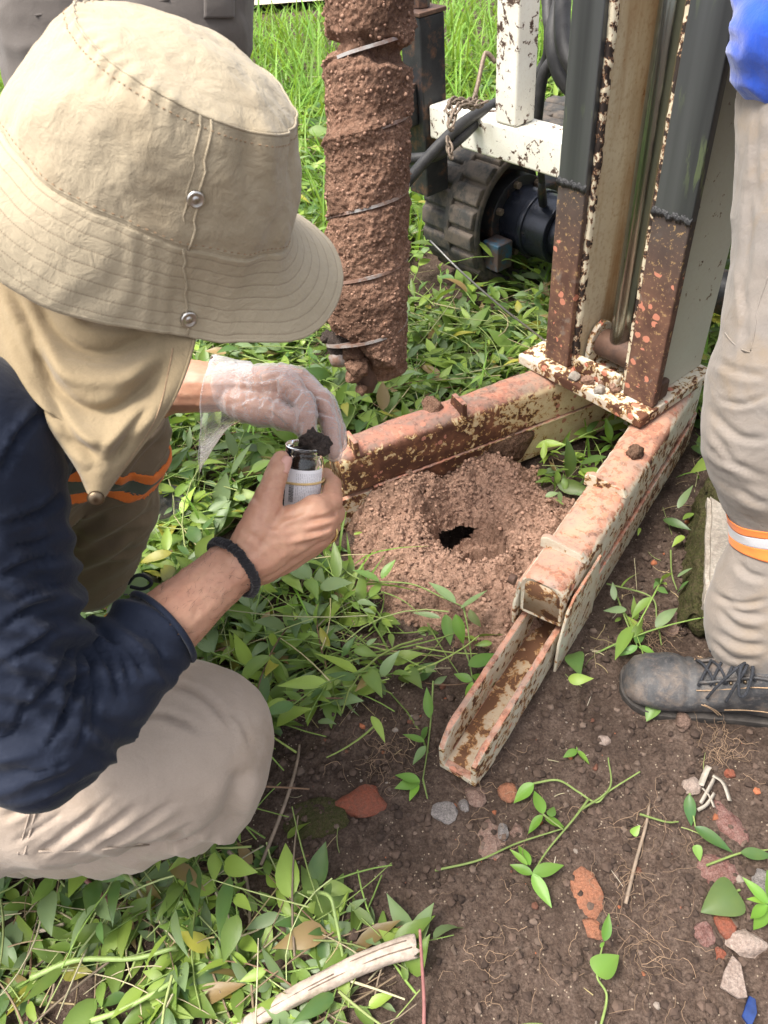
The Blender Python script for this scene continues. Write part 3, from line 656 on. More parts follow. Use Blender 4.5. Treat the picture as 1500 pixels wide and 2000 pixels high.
rbox('front_bar', 'paint_plate', (0.1215, 0.030, 0.2268), (0.2375, 0.046, 0.262), bevel=0.005)
rbox('foot_gusset', 'rusty_steel', (0.3015, 0.06, 0.2268), (0.318, 0.09, 0.27), bevel=0.006)

# rear frame: beam, post, black stabiliser leg, bracket
rbox('cross_beam', 'paint_white', (-0.632, 0.30, 0.468), (0.05, 0.385, 0.549), bevel=0.006)
rbox('upright_post', 'paint_white', (-0.396, 0.303, 0.550), (-0.327, 0.368, ZT), bevel=0.006)
rbox('mast_bracket', 'paint_white', (0.05, 0.206, 0.46), (0.11, 0.385, 0.56), bevel=0.006)
rbox('stabiliser_leg', 'black_steel', (-0.712, 0.285, 0.315), (-0.634, 0.365, 0.742), bevel=0.005)
rbox('leg_cap', 'rusty_steel', (-0.716, 0.281, 0.7425), (-0.630, 0.369, 0.752), bevel=0.002)
rbox('leg_sleeve', 'black_steel', (-0.742, 0.22, 0.50), (-0.655, 0.2845, 0.60), bevel=0.004)
MB().tube([RW(-0.672, 0.325, z) for z in (0.753, 0.775)], 0.021, 6).build('nut', M['black_steel'], RIG, bevel=0.002)
MB().tube([RW(-0.672, 0.325, z) for z in (0.776, 0.83)], 0.011, 12).build('bolt', M['rod_iron'], RIG, smooth=True)
rbox('engine_guard', 'black_steel', (-0.30, 0.56, 0.42), (0.25, 1.3, 0.66), bevel=0.01)
rbox('guard_plate', 'paint_white', (-0.31, 0.50, 0.665), (0.26, 1.3, 0.685), bevel=0.004)

# rubber track with lugs, sprocket motor
def track(a0, a1, bc, name):
    r, L, zc = 0.198, 0.80, 0.206; tr = bpy.data.objects.new(name, None)
    per = []; n1, n2 = 40, 30
    for t in np.linspace(-math.pi / 2, -3 * math.pi / 2, n1): per.append((bc + r * math.cos(t), zc + r * math.sin(t), math.cos(t), math.sin(t)))
    for t in np.linspace(0, 1, n2)[1:]: per.append((bc + L * t, zc + r, 0, 1))
    for t in np.linspace(math.pi / 2, -math.pi / 2, n1)[1:]: per.append((bc + L + r * math.cos(t), zc + r * math.sin(t), math.cos(t), math.sin(t)))
    for t in np.linspace(1, 0, n2)[1:-1]: per.append((bc + L * t, zc - r, 0, -1))
    rows = []; th = 0.022
    for (b, z, nb, nz) in per:
        rows.append([RW(a, b - nb * e, z - nz * e) for a, e in ((a0, 0.004), (a0 + 0.01, 0), (a1 - 0.01, 0), (a1, 0.004), (a1, th), ((a0 + a1) / 2 + 0.04, th), ((a0 + a1) / 2, th + 0.022), ((a0 + a1) / 2 - 0.04, th), (a0, th))])
    rows.append(rows[0]); belt = MB().grid(np.array(rows), True).build('rubber_track', M['track_rubber'], RIG, smooth=True)
    # tread lugs: two staggered rows of bars
    P = np.array(per); seg = np.hypot(np.diff(P[:, 0]), np.diff(P[:, 1])); s = np.concatenate([[0], np.cumsum(seg)]); W = a1 - a0; k = 0; me = None
    for side in (0, 1):
        for u in np.arange(0.02 + 0.03 * side, s[-1], 0.062):
            b, z, nb, nz = [np.interp(u, s, P[:, c]) for c in range(4)]; nn = math.hypot(nb, nz); nb /= nn; nz /= nn; tb, tz = -nz, nb
            aa = (a0 + 0.004, a0 + W * 0.56) if side == 0 else (a0 + W * 0.46, a1 - 0.004)
            if b > bc + 0.35: continue
            V = []
            for h, sh in ((-0.003, 0.0275), (0.008, 0.0235), (0.012, 0.015)):
                V.append([RW(aa[0] + 0.002 * h * 100, b + nb * h - tb * sh, z + nz * h - tz * sh), RW(aa[1] - 0.002 * h * 100, b + nb * h - tb * sh, z + nz * h - tz * sh), RW(aa[1] - 0.002 * h * 100, b + nb * h + tb * sh, z + nz * h + tz * sh), RW(aa[0] + 0.002 * h * 100, b + nb * h + tb * sh, z + nz * h + tz * sh)])
            MB().grid(np.array(V), True, True).build('tread_lug', M['track_rubber'], belt, bevel=0.003)
    return belt
track(-0.735, -0.515, 0.548, 'track')
track(0.80, 1.02, 0.548, 'track')
def cyl(name, mat, a0, a1, r, n=32, b=0.548, z=0.206, bevel=0.003, r2=None):
    return MB().tube([RW(a0, b, z), RW(a1, b, z)], [r, r2 or r], n).build(name, M[mat], RIG, smooth=True, bevel=bevel)
cyl('sprocket', 'black_steel', -0.65, -0.60, 0.155, 22); cyl('motor_flange', 'black_steel', -0.60, -0.53, 0.115)
cyl('motor_body', 'motor_black', -0.53, -0.36, 0.088); cyl('motor_ring', 'motor_black', -0.46, -0.44, 0.094); cyl('motor_end', 'motor_black', -0.36, -0.22, 0.07)
cyl('frame_tube', 'black_steel', -0.22, 0.2, 0.05)
rbox('motor_mount', 'blue_paint', (-0.53, 0.395, 0.105), (-0.465, 0.455, 0.185), bevel=0.004)
rbox('track_frame', 'black_steel', (-0.61, 0.55, 0.13), (-0.53, 1.3, 0.26), bevel=0.006)
for k in range(7):
    a = 2 * math.pi * k / 7; MB().tube([RW(-0.53, 0.548 + 0.10 * math.cos(a), 0.206 + 0.10 * math.sin(a)), RW(-0.515, 0.548 + 0.10 * math.cos(a), 0.206 + 0.10 * math.sin(a))], 0.011, 6).build('flange_bolt', M['rod_iron'], RIG, bevel=0.0015)
MB().tube([RW(-0.40, 0.50, 0.29), RW(-0.39, 0.48, 0.33), RW(-0.375, 0.46, 0.37)], [0.012, 0.012, 0.009], 10).build('hose_fitting', M['black_steel'], RIG, smooth=True)
MB().tube(catmull([RW(-0.375, 0.46, 0.37), RW(-0.36, 0.44, 0.42), RW(-0.33, 0.45, 0.46)], 12), 0.009, 10).build('hose', M['hose_rubber'], RIG, smooth=True)
# hydraulic hoses
def hose(pts, r, mat='hose_rubber'):
    return MB().tube(catmull(pts, 50), r, 12).build('hose', M[mat], RIG, smooth=True)
hose([D(780, 372, 1.76), D(850, 292, 1.74), D(905, 240, 1.76), D(950, 212, 1.84), D(990, 192, 1.95), D(1040, 165, 1.95), D(1085, 120, 1.9), D(1095, 40, 1.8), D(1085, -60, 1.8)], 0.0135)
hose([D(780, 312, 1.80), D(850, 304, 1.77), D(900, 268, 1.77), D(945, 226, 1.85), D(1000, 195, 1.98), D(1060, 130, 1.92), D(1072, 60, 1.86), D(1060, -60, 1.86)], 0.013)
hose([D(1048, 240, 1.9), D(1060, 150, 1.82), D(1085, 100, 1.78), D(1070, 30, 1.78), D(1075, -60, 1.78)], 0.014)
hose([D(1130, 190, 1.72), D(1092, 140, 1.72), D(1080, 70, 1.72), D(1095, 0, 1.72), D(1100, -60, 1.72)], 0.019)
hose([D(1150, 170, 1.66), D(1108, 110, 1.66), D(1098, 40, 1.66), D(1105, -60, 1.66)], 0.019)
# bent iron hook and a short chain on the beam
MB().tube(catmull([D(925, 195, 1.72), D(932, 170, 1.71), D(945, 112, 1.70), D(953, 105, 1.70), D(968, 122, 1.71)], 24), 0.0055, 8).build('hook', M['rod_iron'], RIG, smooth=True)
def chain_run(pts, n):
    c = catmull(pts, n); t = unit(np.gradient(c, axis=0))
    for i in range(n):
        a = unit(np.cross(t[i], [0.2, 0.5, 0.8])); b = np.cross(t[i], a); 
        if i % 2: a = b
        th = np.linspace(0, 2 * math.pi, 13)[:-1]; loop = np.array([c[i] + t[i] * 0.013 * math.cos(x) + a * 0.007 * math.sin(x) for x in th]); loop = np.vstack([loop, loop[:1]])
        MB().tube(loop, 0.0028, 6, False).build('chain_link', M['rod_iron'], RIG, smooth=True)
chain_run([D(880, 245, 1.60), D(878, 205, 1.61), D(890, 196, 1.63), D(912, 200, 1.65), D(928, 192, 1.68)], 12)
chain_run([D(882, 240, 1.595), D(893, 212, 1.60), D(908, 204, 1.62), D(925, 207, 1.64), D(945, 200, 1.66)], 11)
chain_run([D(876, 278, 1.60), D(880, 300, 1.60)], 3)
MB().tube(catmull([D(840, 470, 1.62), D(900, 530, 1.60), D(980, 600, 1.62), D(1060, 662, 1.66), D(1110, 700, 1.70)], 30), 0.0022, 6).build('steel_cable', M['wire_steel'], RIG, smooth=True)

# ================================================================ auger
def auger():
    p0, p1 = D(716, 742, 1.25), D(722, -70, 0.965); L = np.linalg.norm(p1 - p0); ax = unit(p1 - p0)
    a = unit(np.cross(ax, [0, 1, 0.2])); b = np.cross(ax, a); t = thing('auger', p0, 'drill auger packed with reddish soil hanging beside the hat brim', 'auger')
    pitch = 0.098; ph0 = 2.4
    def rr(s): return 0.0680 - 0.0115 * s / L                 # pack radius
    MB().tube([p0 - ax * 0.02, p0, p1], [0.012, 0.02, 0.02], 16).build('shaft', M['rusty_steel'], t, smooth=True)
    # helical flight
    N = 420; V = []
    for s in np.linspace(0.02, L, N):
        th = ph0 + 2 * math.pi * s / pitch; d = a * math.cos(th) + b * math.sin(th); R = rr(s) + 0.0002
        V.append([p0 + ax * (s - 0.0022) + d * 0.015, p0 + ax * (s - 0.0022) + d * R, p0 + ax * (s + 0.0022) + d * R, p0 + ax * (s + 0.0022) + d * 0.015])
    MB().grid(np.array(V), True, True).build('flight', M['flight_steel'], t, smooth=False)
    # packed soil: cylinder with rough surface; sunk along the underside of the flight and broken open near the top
    ns, na = 330, 220; S = np.linspace(0.0, L, ns); TH = np.arange(na) * 2 * math.pi / na; ss, tt = np.meshgrid(S, TH, indexing='ij'); s, th = ss.ravel(), tt.ravel()
    d = np.cos(th)[:, None] * a + np.sin(th)[:, None] * b; q = ax * s[:, None] + d * 0.066
    R = 0.0672 - 0.0115 * s / L
    n = 0.0048 * fbm(q * 17, 4, 0.6) * 1.0 - 0.003 * np.maximum(0, fbm(q * 12 + 6, 3) - 0.35) + 0.0030 * np.abs(fbm(q * 70 + 3, 3, 0.65)) + 0.0017 * fbm(q * 170, 2)
    frac = ((s - (th - ph0) / (2 * math.pi) * pitch) / pitch) % 1.0         # 0 at the flight edge, growing upward
    under = np.exp(-((frac - 1.0) / 0.06) ** 2) * (0.25 + 1.0 * sstep(0.0, 0.5, pnoise(q * 9 + 5) + 0.25))   # gap below the edge
    hide = sstep(-0.1, 0.35, pnoise(q * 7 + 1))                               # soil smeared over the edge in places
    zt = s / L
    R = R + n - 0.0055 * under + 0.0085 * hide * np.exp(-((np.minimum(frac, 1 - frac)) / 0.12) ** 2)
    # break in the pack one turn below the top
    cut = 0.35 + 0.65 * sstep(-0.3, 0.5, pnoise(q * 11 + 2)); sb = 0.83 * L + 0.006 * np.cos(th) + 0.010 * pnoise(np.stack([np.cos(th) * 2, np.sin(th) * 2, th * 0], 1)); br = np.exp(-((s - sb) / 0.0125) ** 4); R = R - 0.027 * br * cut
    # ragged lower end: the pack reaches lowest on the right hand side
    right = d @ CR[:, 0]; end = 0.045 - 0.045 * right + 0.022 * fbm(q * 16 + 8, 3); R = R * sstep(0.0, 0.06, s - end + 0.03)
    R = np.maximum(R, 0.004); V = (p0 + ax * s[:, None] + d * R[:, None]).reshape(ns, na, 3)
    i = (np.arange(ns - 1)[:, None] * na + np.arange(na)[None]); j = (np.arange(ns - 1)[:, None] * na + (np.arange(na)[None] + 1) % na)
    Q = np.stack([i.ravel(), j.ravel(), j.ravel() + na, i.ravel() + na], 1)
    finish('soil_pack', np_mesh('soil_pack', V.reshape(-1, 3), Q, org=p0), M['soil_auger'], t)
    Np = 2600; k = RNG.integers(0, len(s), Np); ok = (R[k] > 0.045); k = k[ok]; sz = 0.0011 + 0.0028 * RNG.random(len(k)) ** 3
    pt = V.reshape(-1, 3)[k]; c = np.array([0.31, 0.185, 0.13]) * RNG.uniform(0.7, 1.3, (len(k), 1)); o = scatter_blobs('crumbs', pt, sz, c, M['crumb_tint'], t, 3); o['kind'] = 'stuff'
    # cutter tooth at lower left with grey clay round it
    tp = D(660, 700, 1.22); b2 = MB().tube([tp + np.array([0.03, 0.01, 0.012]), tp + np.array([0.012, 0, 0.004]), tp, tp - np.array([0.012, 0.0, 0.004])], [0.017, 0.018, 0.016, 0.010], 14); b2.build('cutter_tooth', M['flight_steel'], t, smooth=True)
    for (px, py, dd, rad, sd) in ((668, 672, 1.215, 0.024, 3), (690, 690, 1.20, 0.020, 5), (640, 660, 1.24, 0.012, 8), (700, 715, 1.20, 0.018, 11), (706, 760, 1.235, 0.010, 15), (690, 735, 1.22, 0.013, 21)):
        v, f = blob_verts(3, 0.35, sd); MB().add(D(px, py, dd) + v * rad, f).build('clay_lump', M['clay_grey'] if sd in (3, 8) else M['soil_auger'], t, smooth=True)
auger()
# ================================================================ people
def limb_folds(V, N, axis, freq, amp, seed=0.0, around=9.0, mask=None):
    """cloth folds that run round a limb: noise squeezed along the axis"""
    axis = unit(axis); t = V @ axis; P = V - t[:, None] * axis
    q = P * around + axis * (t * freq)[:, None] + seed
    q = q + 0.35 * np.stack([pnoise(V * 14 + seed), pnoise(V * 14 + 5), pnoise(V * 14 + 9)], 1)
    f = 1 - np.abs(pnoise(q)) * 2.2; f = np.clip(f, -0.6, 1)
    d = amp * f
    if mask is not None: d = d * mask
    return V + N * d[:, None]
def put(name, V, Q, mat, parent, attrs=None): return finish(name, np_mesh(name, V, Q, attrs, origin_of(parent)), M[mat], parent)
def band_from(name, V, N, Q, ok, s, t0, t1, nrm, off, mat, parent):
    """strip of the surface between two planes, its rim moved onto the planes so that the edges run clean"""
    inr = ok & (s > t0) & (s < t1); k = inr[Q].any(1) & ok[Q].all(1); q = Q[k]; u = np.unique(q); m = -np.ones(len(V), int); m[u] = np.arange(len(u))
    W = V[u] + N[u] * off + nrm * (np.clip(s[u], t0, t1) - s[u])[:, None]
    o = put(name, W, m[q], mat, parent); sd = o.modifiers.new('t', 'SOLIDIFY'); sd.thickness = 0.0012; sd.offset = 1; return o
def to_px(V):
    c = (V - CC) @ CR; return np.stack([750 + FPX * c[:, 0] / -c[:, 2], 1000 - FPX * c[:, 1] / -c[:, 2]], 1)
def creases(V, N, lines, w, depth, ridge=0.6):
    """press soft creases with a raised lip into cloth; each line is given by the places it passes in the photograph"""
    p = to_px(V); face = ((V - CC) * N).sum(1) < 0; d = np.zeros(len(V))
    for L in lines:
        L = catmull(np.array(L, float), 24); best = np.full(len(V), 1e9); sg = np.zeros(len(V)); t = np.zeros(len(V))
        for i in range(len(L) - 1):
            a, b = L[i], L[i + 1]; ab = b - a; u = np.clip(((p - a) @ ab) / (ab @ ab + 1e-9), 0, 1); q = p - (a + u[:, None] * ab); r = np.hypot(q[:, 0], q[:, 1]); k = r < best; best[k] = r[k]; t[k] = (i + u[k]) / (len(L) - 1); sg[k] = np.sign(ab[0] * q[k, 1] - ab[1] * q[k, 0])
        fade = np.clip(np.sin(math.pi * np.clip(t, 0.02, 0.98)) * 1.6, 0, 1); x = best * sg
        d += fade * depth * (-np.exp(-(x / w) ** 2) + ridge * np.exp(-((x - 1.9 * w) / (1.1 * w)) ** 2) + 0.4 * ridge * np.exp(-((x + 1.9 * w) / (1.3 * w)) ** 2))
    return V + N * (d * face)[:, None]
def Dj(px, py, d, r): return (D(px, py, d), r)

PER = thing('person', (-0.50, 0.55, 0.0), 'person crouching in a tan bucket hat and navy shirt, filling a small jar', 'person')

# ---- hat frame
HO, HX, HY, HZ = view_frame(307, 346.2, 0.56)
HF = unit(np.array([0.8357, 0.1223, -0.5354])); HS = np.array([0.0817, -0.9917, -0.0991]); HS = unit(HS - HF * HS.dot(HF)); HA = np.cross(HF, HS); HA = HA if HA[2] > 0 else -HA
def HP(f, s, a): return HO + HF * f + HS * s + HA * a

# ---- right hand (bare) and left hand (gloved) as joint chains
W1 = D(452, 1108, 0.725)
hand_r = [
    [Dj(440, 1118, .722, .0275), Dj(490, 1092, .722, .0235), Dj(545, 1045, .718, .0205), Dj(612, 998, .722, .0145)],            # to index knuckle
    [Dj(445, 1112, .727, .0275), Dj(510, 1085, .722, .0225), Dj(575, 1045, .720, .0185), Dj(630, 1022, .726, .0140)],            # middle
    [Dj(450, 1116, .730, .0250), Dj(520, 1095, .730, .0205), Dj(580, 1065, .732, .0165), Dj(622, 1048, .738, .0130)],            # ring
    [Dj(455, 1118, .735, .0220), Dj(520, 1105, .742, .0175), Dj(570, 1085, .748, .0150), Dj(604, 1070, .752, .0118)],            # little
    [Dj(612, 998, .722, .0140), Dj(648, 980, .742, .0112), Dj(650, 948, .772, .0098), Dj(636, 928, .792, .0082)],
    [Dj(630, 1022, .726, .0140), Dj(655, 1003, .755, .0112), Dj(640, 990, .790, .0098), Dj(612, 985, .808, .0085)],
    [Dj(622, 1048, .738, .0130), Dj(646, 1030, .768, .0105), Dj(628, 1015, .800, .0092), Dj(600, 1008, .812, .0080)],
    [Dj(604, 1070, .752, .0118), Dj(628, 1056, .778, .0094), Dj(612, 1040, .802, .0082), Dj(590, 1032, .810, .0070)],
    [Dj(478, 1085, .718, .0200), Dj(505, 1030, .712, .0190), Dj(520, 985, .712, .0155), Dj(536, 938, .713, .0118), Dj(545, 912, .716, .0112), Dj(549, 897, .719, .0090)],   # thumb
    [Dj(520, 1030, .718, .0150), Dj(570, 1010, .722, .0125)], [Dj(515, 1050, .716, .017), Dj(560, 1030, .718, .016)],   # web
]
def hand_l(extra=0.0):
    e = extra
    return [
        [Dj(425, 757, .860, .027 + e), Dj(480, 760, .850, .024 + e), Dj(530, 752, .840, .020 + e), Dj(563, 752, .832, .0145 + e)],
        [Dj(425, 755, .862, .027 + e), Dj(490, 752, .856, .022 + e), Dj(550, 742, .850, .017 + e), Dj(585, 744, .846, .0135 + e)],
        [Dj(425, 757, .866, .025 + e), Dj(500, 755, .866, .020 + e), Dj(560, 745, .864, .016 + e), Dj(592, 750, .862, .0125 + e)],
        [Dj(430, 765, .870, .022 + e), Dj(505, 768, .875, .017 + e), Dj(560, 762, .876, .014 + e), Dj(588, 765, .876, .0115 + e)],
        [Dj(560, 752, .830, .0135 + e), Dj(596, 786, .810, .0100 + e), Dj(600, 818, .800, .0090 + e), Dj(603, 848, .797, .0078 + e)],
        [Dj(585, 744, .848, .0130 + e), Dj(630, 782, .836, .0100 + e), Dj(645, 832, .826, .0090 + e), Dj(651, 884, .818, .0078 + e)],
        [Dj(592, 750, .868, .0122 + e), Dj(640, 790, .868, .0096 + e), Dj(658, 836, .862, .0086 + e), Dj(660, 868, .856, .0076 + e)],
        [Dj(588, 765, .876, .0115 + e), Dj(625, 800, .874, .0092 + e), Dj(642, 835, .862, .0082 + e), Dj(645, 862, .852, .0070 + e)],
        [Dj(465, 782, .845, .020 + e), Dj(500, 798, .835, .0185 + e), Dj(540, 808, .824, .0145 + e), Dj(573, 822, .813, .0115 + e), Dj(598, 838, .806, .0090 + e)],
        [Dj(500, 785, .842, .018 + e), Dj(545, 775, .838, .017 + e)],
    ]
FOREARM = [Dj(75, 1425, .620, .030), Dj(150, 1370, .640, .031), Dj(230, 1303, .658, .033), Dj(310, 1232, .676, .0345), Dj(390, 1162, .702, .0298), Dj(452, 1108, .725, .0268)]
def build_body():
    b = MB()
    hc = HP(-0.012, 0, -0.015)
    b.ball(hc, 1.0, 20, (0.092, 0.076, 0.098), [HF, HS, HA]); b.ball(HP(0.030, 0, -0.072), 0.056, 16); b.ball(HP(0.055, 0, -0.098), 0.026, 12)     # skull, jaw, chin
    b.chain([(HP(0.080, 0, -0.028), 0.011), (HP(0.098, 0, -0.055), 0.013), (HP(0.086, 0, -0.062), 0.011)])                                            # nose
    for s in (-1, 1): b.ball(HP(-0.012, s * 0.070, -0.035), 1.0, 10, (0.018, 0.008, 0.03), [HF, HS, HA]); b.ball(HP(0.072, s * 0.03, -0.022), 0.013, 8)   # ears, brows
    b.chain([(HP(0.078, -0.014, -0.082), 0.009), (HP(0.080, 0.014, -0.082), 0.009)])                                                                  # lips
    b.chain([(hc - HA * 0.05, 0.055), (D(40, 700, .64), 0.055), (D(-60, 820, .72), 0.07)])                                                           # neck
    b.chain([(D(-60, 820, .72), 0.08), (D(-200, 1050, .80), 0.10), (D(-340, 1380, .86), 0.10)])                                                       # trunk
    b.chain([(D(-60, 820, .72), 0.07), Dj(-75, 860, .55, .040), Dj(-20, 1150, .588, .036), (FOREARM[0][0], .030)]); b.chain(FOREARM)
    b.chain([(D(-60, 820, .72), 0.07), (D(20, 790, .90), 0.05), (D(90, 850, .93), 0.043), (D(200, 790, .90), 0.040), (D(330, 752, .875), 0.034), Dj(425, 757, .862, .028)])
    for c in hand_r + hand_l(): b.chain(c, 12)
    V, N, Q = remeshed(b, 0.0019, 3, 0.5)
    # knuckles, tendons and wrinkles
    V = V + N * (0.0007 * fbm(V * 70, 3))[:, None] + N * (0.0011 * np.maximum(0, pnoise(V * 38 + 3)))[:, None]
    for (c, r, a) in ((D(612, 990, .712), .016, .0026), (D(634, 1018, .716), .014, .0024), (D(628, 1046, .726), .012, .0018), (D(530, 945, .700), .012, .0012)):
        w = np.exp(-((V - c) ** 2).sum(1) / r ** 2); V = V + N * (a * w)[:, None]
    # flexion creases across the thumb joint
    c = D(533, 948, .70); ax = unit(D(549, 897, .719) - D(520, 985, .712)); s = (V - c) @ ax; near = np.exp(-((V - c) ** 2).sum(1) / 0.016 ** 2)
    V = V - N * (near * 0.0006 * (1 + np.cos(s * 2 * math.pi / 0.0042)))[:, None]
    V = creases(V, N, [[(660, 1000), (640, 1010), (600, 1018)], [(652, 1026), (628, 1036), (590, 1044)], [(636, 1052), (608, 1060), (572, 1068)]], 5, 0.0024, 0.5)
    V = creases(V, N, [[(505, 1005), (540, 1030), (585, 1022)], [(470, 1040), (500, 1050), (530, 1080)], [(545, 1008), (575, 1006), (600, 996)], [(478, 960), (500, 975), (520, 1000)]], 6, 0.0012, 0.6)
    V = creases(V, N, [[(560, 1040), (600, 1028), (640, 1018)], [(545, 1065), (580, 1055), (620, 1044)], [(520, 1050), (560, 1025), (610, 1000)]], 7, -0.0011, 0.3)
    put('body', V, Q, 'skin', PER); return V, N
BODYV, BODYN = build_body()
def nail():
    o, x, y, z = view_frame(551, 905, 0.7045); up = unit(D(549, 897, .719) - D(536, 938, .713)); nz = unit(0.62 * z + 0.75 * x); nz = unit(nz - up * nz.dot(up)); s = np.cross(up, nz); c = D(546, 909, .717)
    th = np.linspace(-0.9, 0.9, 9); V = np.array([[c + up * t + (s * math.sin(a) * 0.0094 * (1 - 0.25 * abs(t / 0.008) ** 3) + nz * math.cos(a) * 0.0117) for a in th] for t in np.linspace(-0.008, 0.009, 9)])
    MB().grid(V).build('thumbnail', M['nail'], PER, smooth=True, solid=0.0006)
nail()
def arm_hair():
    ax = unit(D(452, 1108, .725) - D(230, 1303, .652)); k = np.where(((BODYV - D(300, 1240, .672)) @ ax > -0.04) & ((BODYV - D(452, 1108, .725)) @ ax < 0.0) & (np.linalg.norm(BODYV - D(370, 1180, .695), axis=1) < 0.16))[0]
    k = RNG.choice(k, 600); b = MB()
    for i in k:
        p = BODYV[i]; n = BODYN[i]; d = unit(ax * 0.8 + n * 0.35 + 0.45 * RNG.normal(size=3)); L = RNG.uniform(0.004, 0.009)
        b.tube([p, p + d * L * 0.5 + n * 0.0006, p + d * L - n * 0.001], [0.00009, 0.00007, 0.00003], 3, False)
    b.build('arm_hair', M['arm_hair'], PER)['kind'] = 'stuff'
arm_hair()

# ---- navy shirt
def shirt():
    b = MB()
    b.chain([(D(-60, 820, .72), 0.105), (D(-200, 1050, .80), 0.135), (D(-340, 1380, .86), 0.14), (D(-400, 1520, .88), 0.14)])
    b.chain([(D(-60, 820, .72), 0.1), (D(-10, 745, .68), 0.072), (D(25, 700, .655), 0.066)])
    b.chain([(D(-60, 820, .72), 0.09), Dj(-75, 850, .545, .067), Dj(-55, 960, .56, .066), Dj(-20, 1150, .585, .062), Dj(35, 1340, .605, .060), Dj(75, 1432, .613, .058), Dj(150, 1372, .632, .053), Dj(225, 1305, .652, .045), Dj(300, 1240, .673, .0385)], 18)
    b.chain([(D(-60, 820, .72), 0.09), (D(20, 790, .90), 0.066), (D(90, 850, .93), 0.056), (D(190, 795, .905), 0.046)])
    V, N, Q = remeshed(b, 0.0042, 6)
    up = unit(D(35, 1340, .605) - D(-55, 960, .56)); fo = unit(D(300, 1240, .673) - D(75, 1432, .613)); el = D(60, 1420, .60)
    f = sstep(-0.02, 0.05, (V - el) @ fo); m = np.exp(-((V - el) ** 2).sum(1) / 0.15 ** 2)
    A = limb_folds(V, N, up, 30, 0.0075, 2.0, 5.0, 0.3 + m); B = limb_folds(V, N, fo, 36, 0.0085, 4.0, 7.0, 0.25 + 0.9 * m); V2 = A * (1 - f)[:, None] + B * f[:, None]
    # a few deep creases in the crook of the elbow
    ck = D(135, 1240, .58); s = (V - ck) @ unit(up - fo); near = np.exp(-((V - ck) ** 2).sum(1) / 0.085 ** 2); V2 = V2 + N * (near * 0.0055 * np.cos(s * 2 * math.pi / 0.024 + 2 * pnoise(V * 20)))[:, None]
    V2 = creases(V2, N, [[(145, 1240), (110, 1330), (40, 1400)], [(150, 1245), (150, 1340), (110, 1450)], [(155, 1240), (185, 1330), (180, 1430)], [(165, 1235), (215, 1300), (235, 1370)], [(172, 1225), (250, 1265), (285, 1320)], [(130, 1170), (60, 1190), (0, 1230)], [(125, 1090), (60, 1100), (0, 1130)], [(130, 1215), (70, 1260), (0, 1300)], [(125, 960), (80, 1000), (0, 1030)], [(90, 800), (40, 850), (0, 930)]], 7, 0.0055)
    V2 = creases(V2, N, [[(130, 1140), (80, 1150), (20, 1180)], [(120, 1040), (70, 1060), (10, 1070)], [(200, 1230), (240, 1290), (255, 1345)], [(140, 1290), (125, 1390), (80, 1480)], [(170, 1290), (170, 1390), (150, 1470)], [(60, 1330), (30, 1420), (0, 1450)], [(275, 1225), (305, 1260), (325, 1300)], [(20, 1500), (80, 1510), (150, 1480)]], 5, 0.0034)
    # open cuff: remove the end cap, add a hem
    e = D(300, 1240, .673); cut = ((V2 - e) @ fo) < 0.012; cut |= np.linalg.norm(V2 - e, axis=1) > 0.12; Q = Q[cut[Q].all(1)]
    u = np.unique(Q); mm = -np.ones(len(V2), int); mm[u] = np.arange(len(u)); o = put('shirt', V2[u], mm[Q], 'navy_cloth', PER)
    s = o.modifiers.new('t', 'SOLIDIFY'); s.thickness = 0.002; s.offset = -1
    W = V2[u]; k = (np.abs((W - e) @ fo - 0.010) < 0.004) & (np.linalg.norm(W - e, axis=1) < 0.08); R = W[k]; c = R.mean(0); a = unit(np.cross(fo, [0, 0, 1])); bb = np.cross(fo, a)
    th = np.arctan2((R - c) @ bb, (R - c) @ a); rad = np.linalg.norm((R - c) - ((R - c) @ fo)[:, None] * fo, axis=1); oth = np.argsort(th); TH = np.linspace(-math.pi, math.pi, 60)[:-1]
    rr = np.interp(TH, th[oth], rad[oth], period=2 * math.pi); rr = np.convolve(np.r_[rr[-6:], rr, rr[:6]], np.ones(13) / 13, 'valid'); L = np.array([c + fo * 0.0025 + (r + 0.0012) * (a * math.cos(t) + bb * math.sin(t)) for t, r in zip(TH, rr)]); L = np.vstack([L, L[:1]])
    MB().tube(L, 0.0030, 8, False).build('cuff_hem', M['navy_cloth'], o, smooth=True)
shirt()

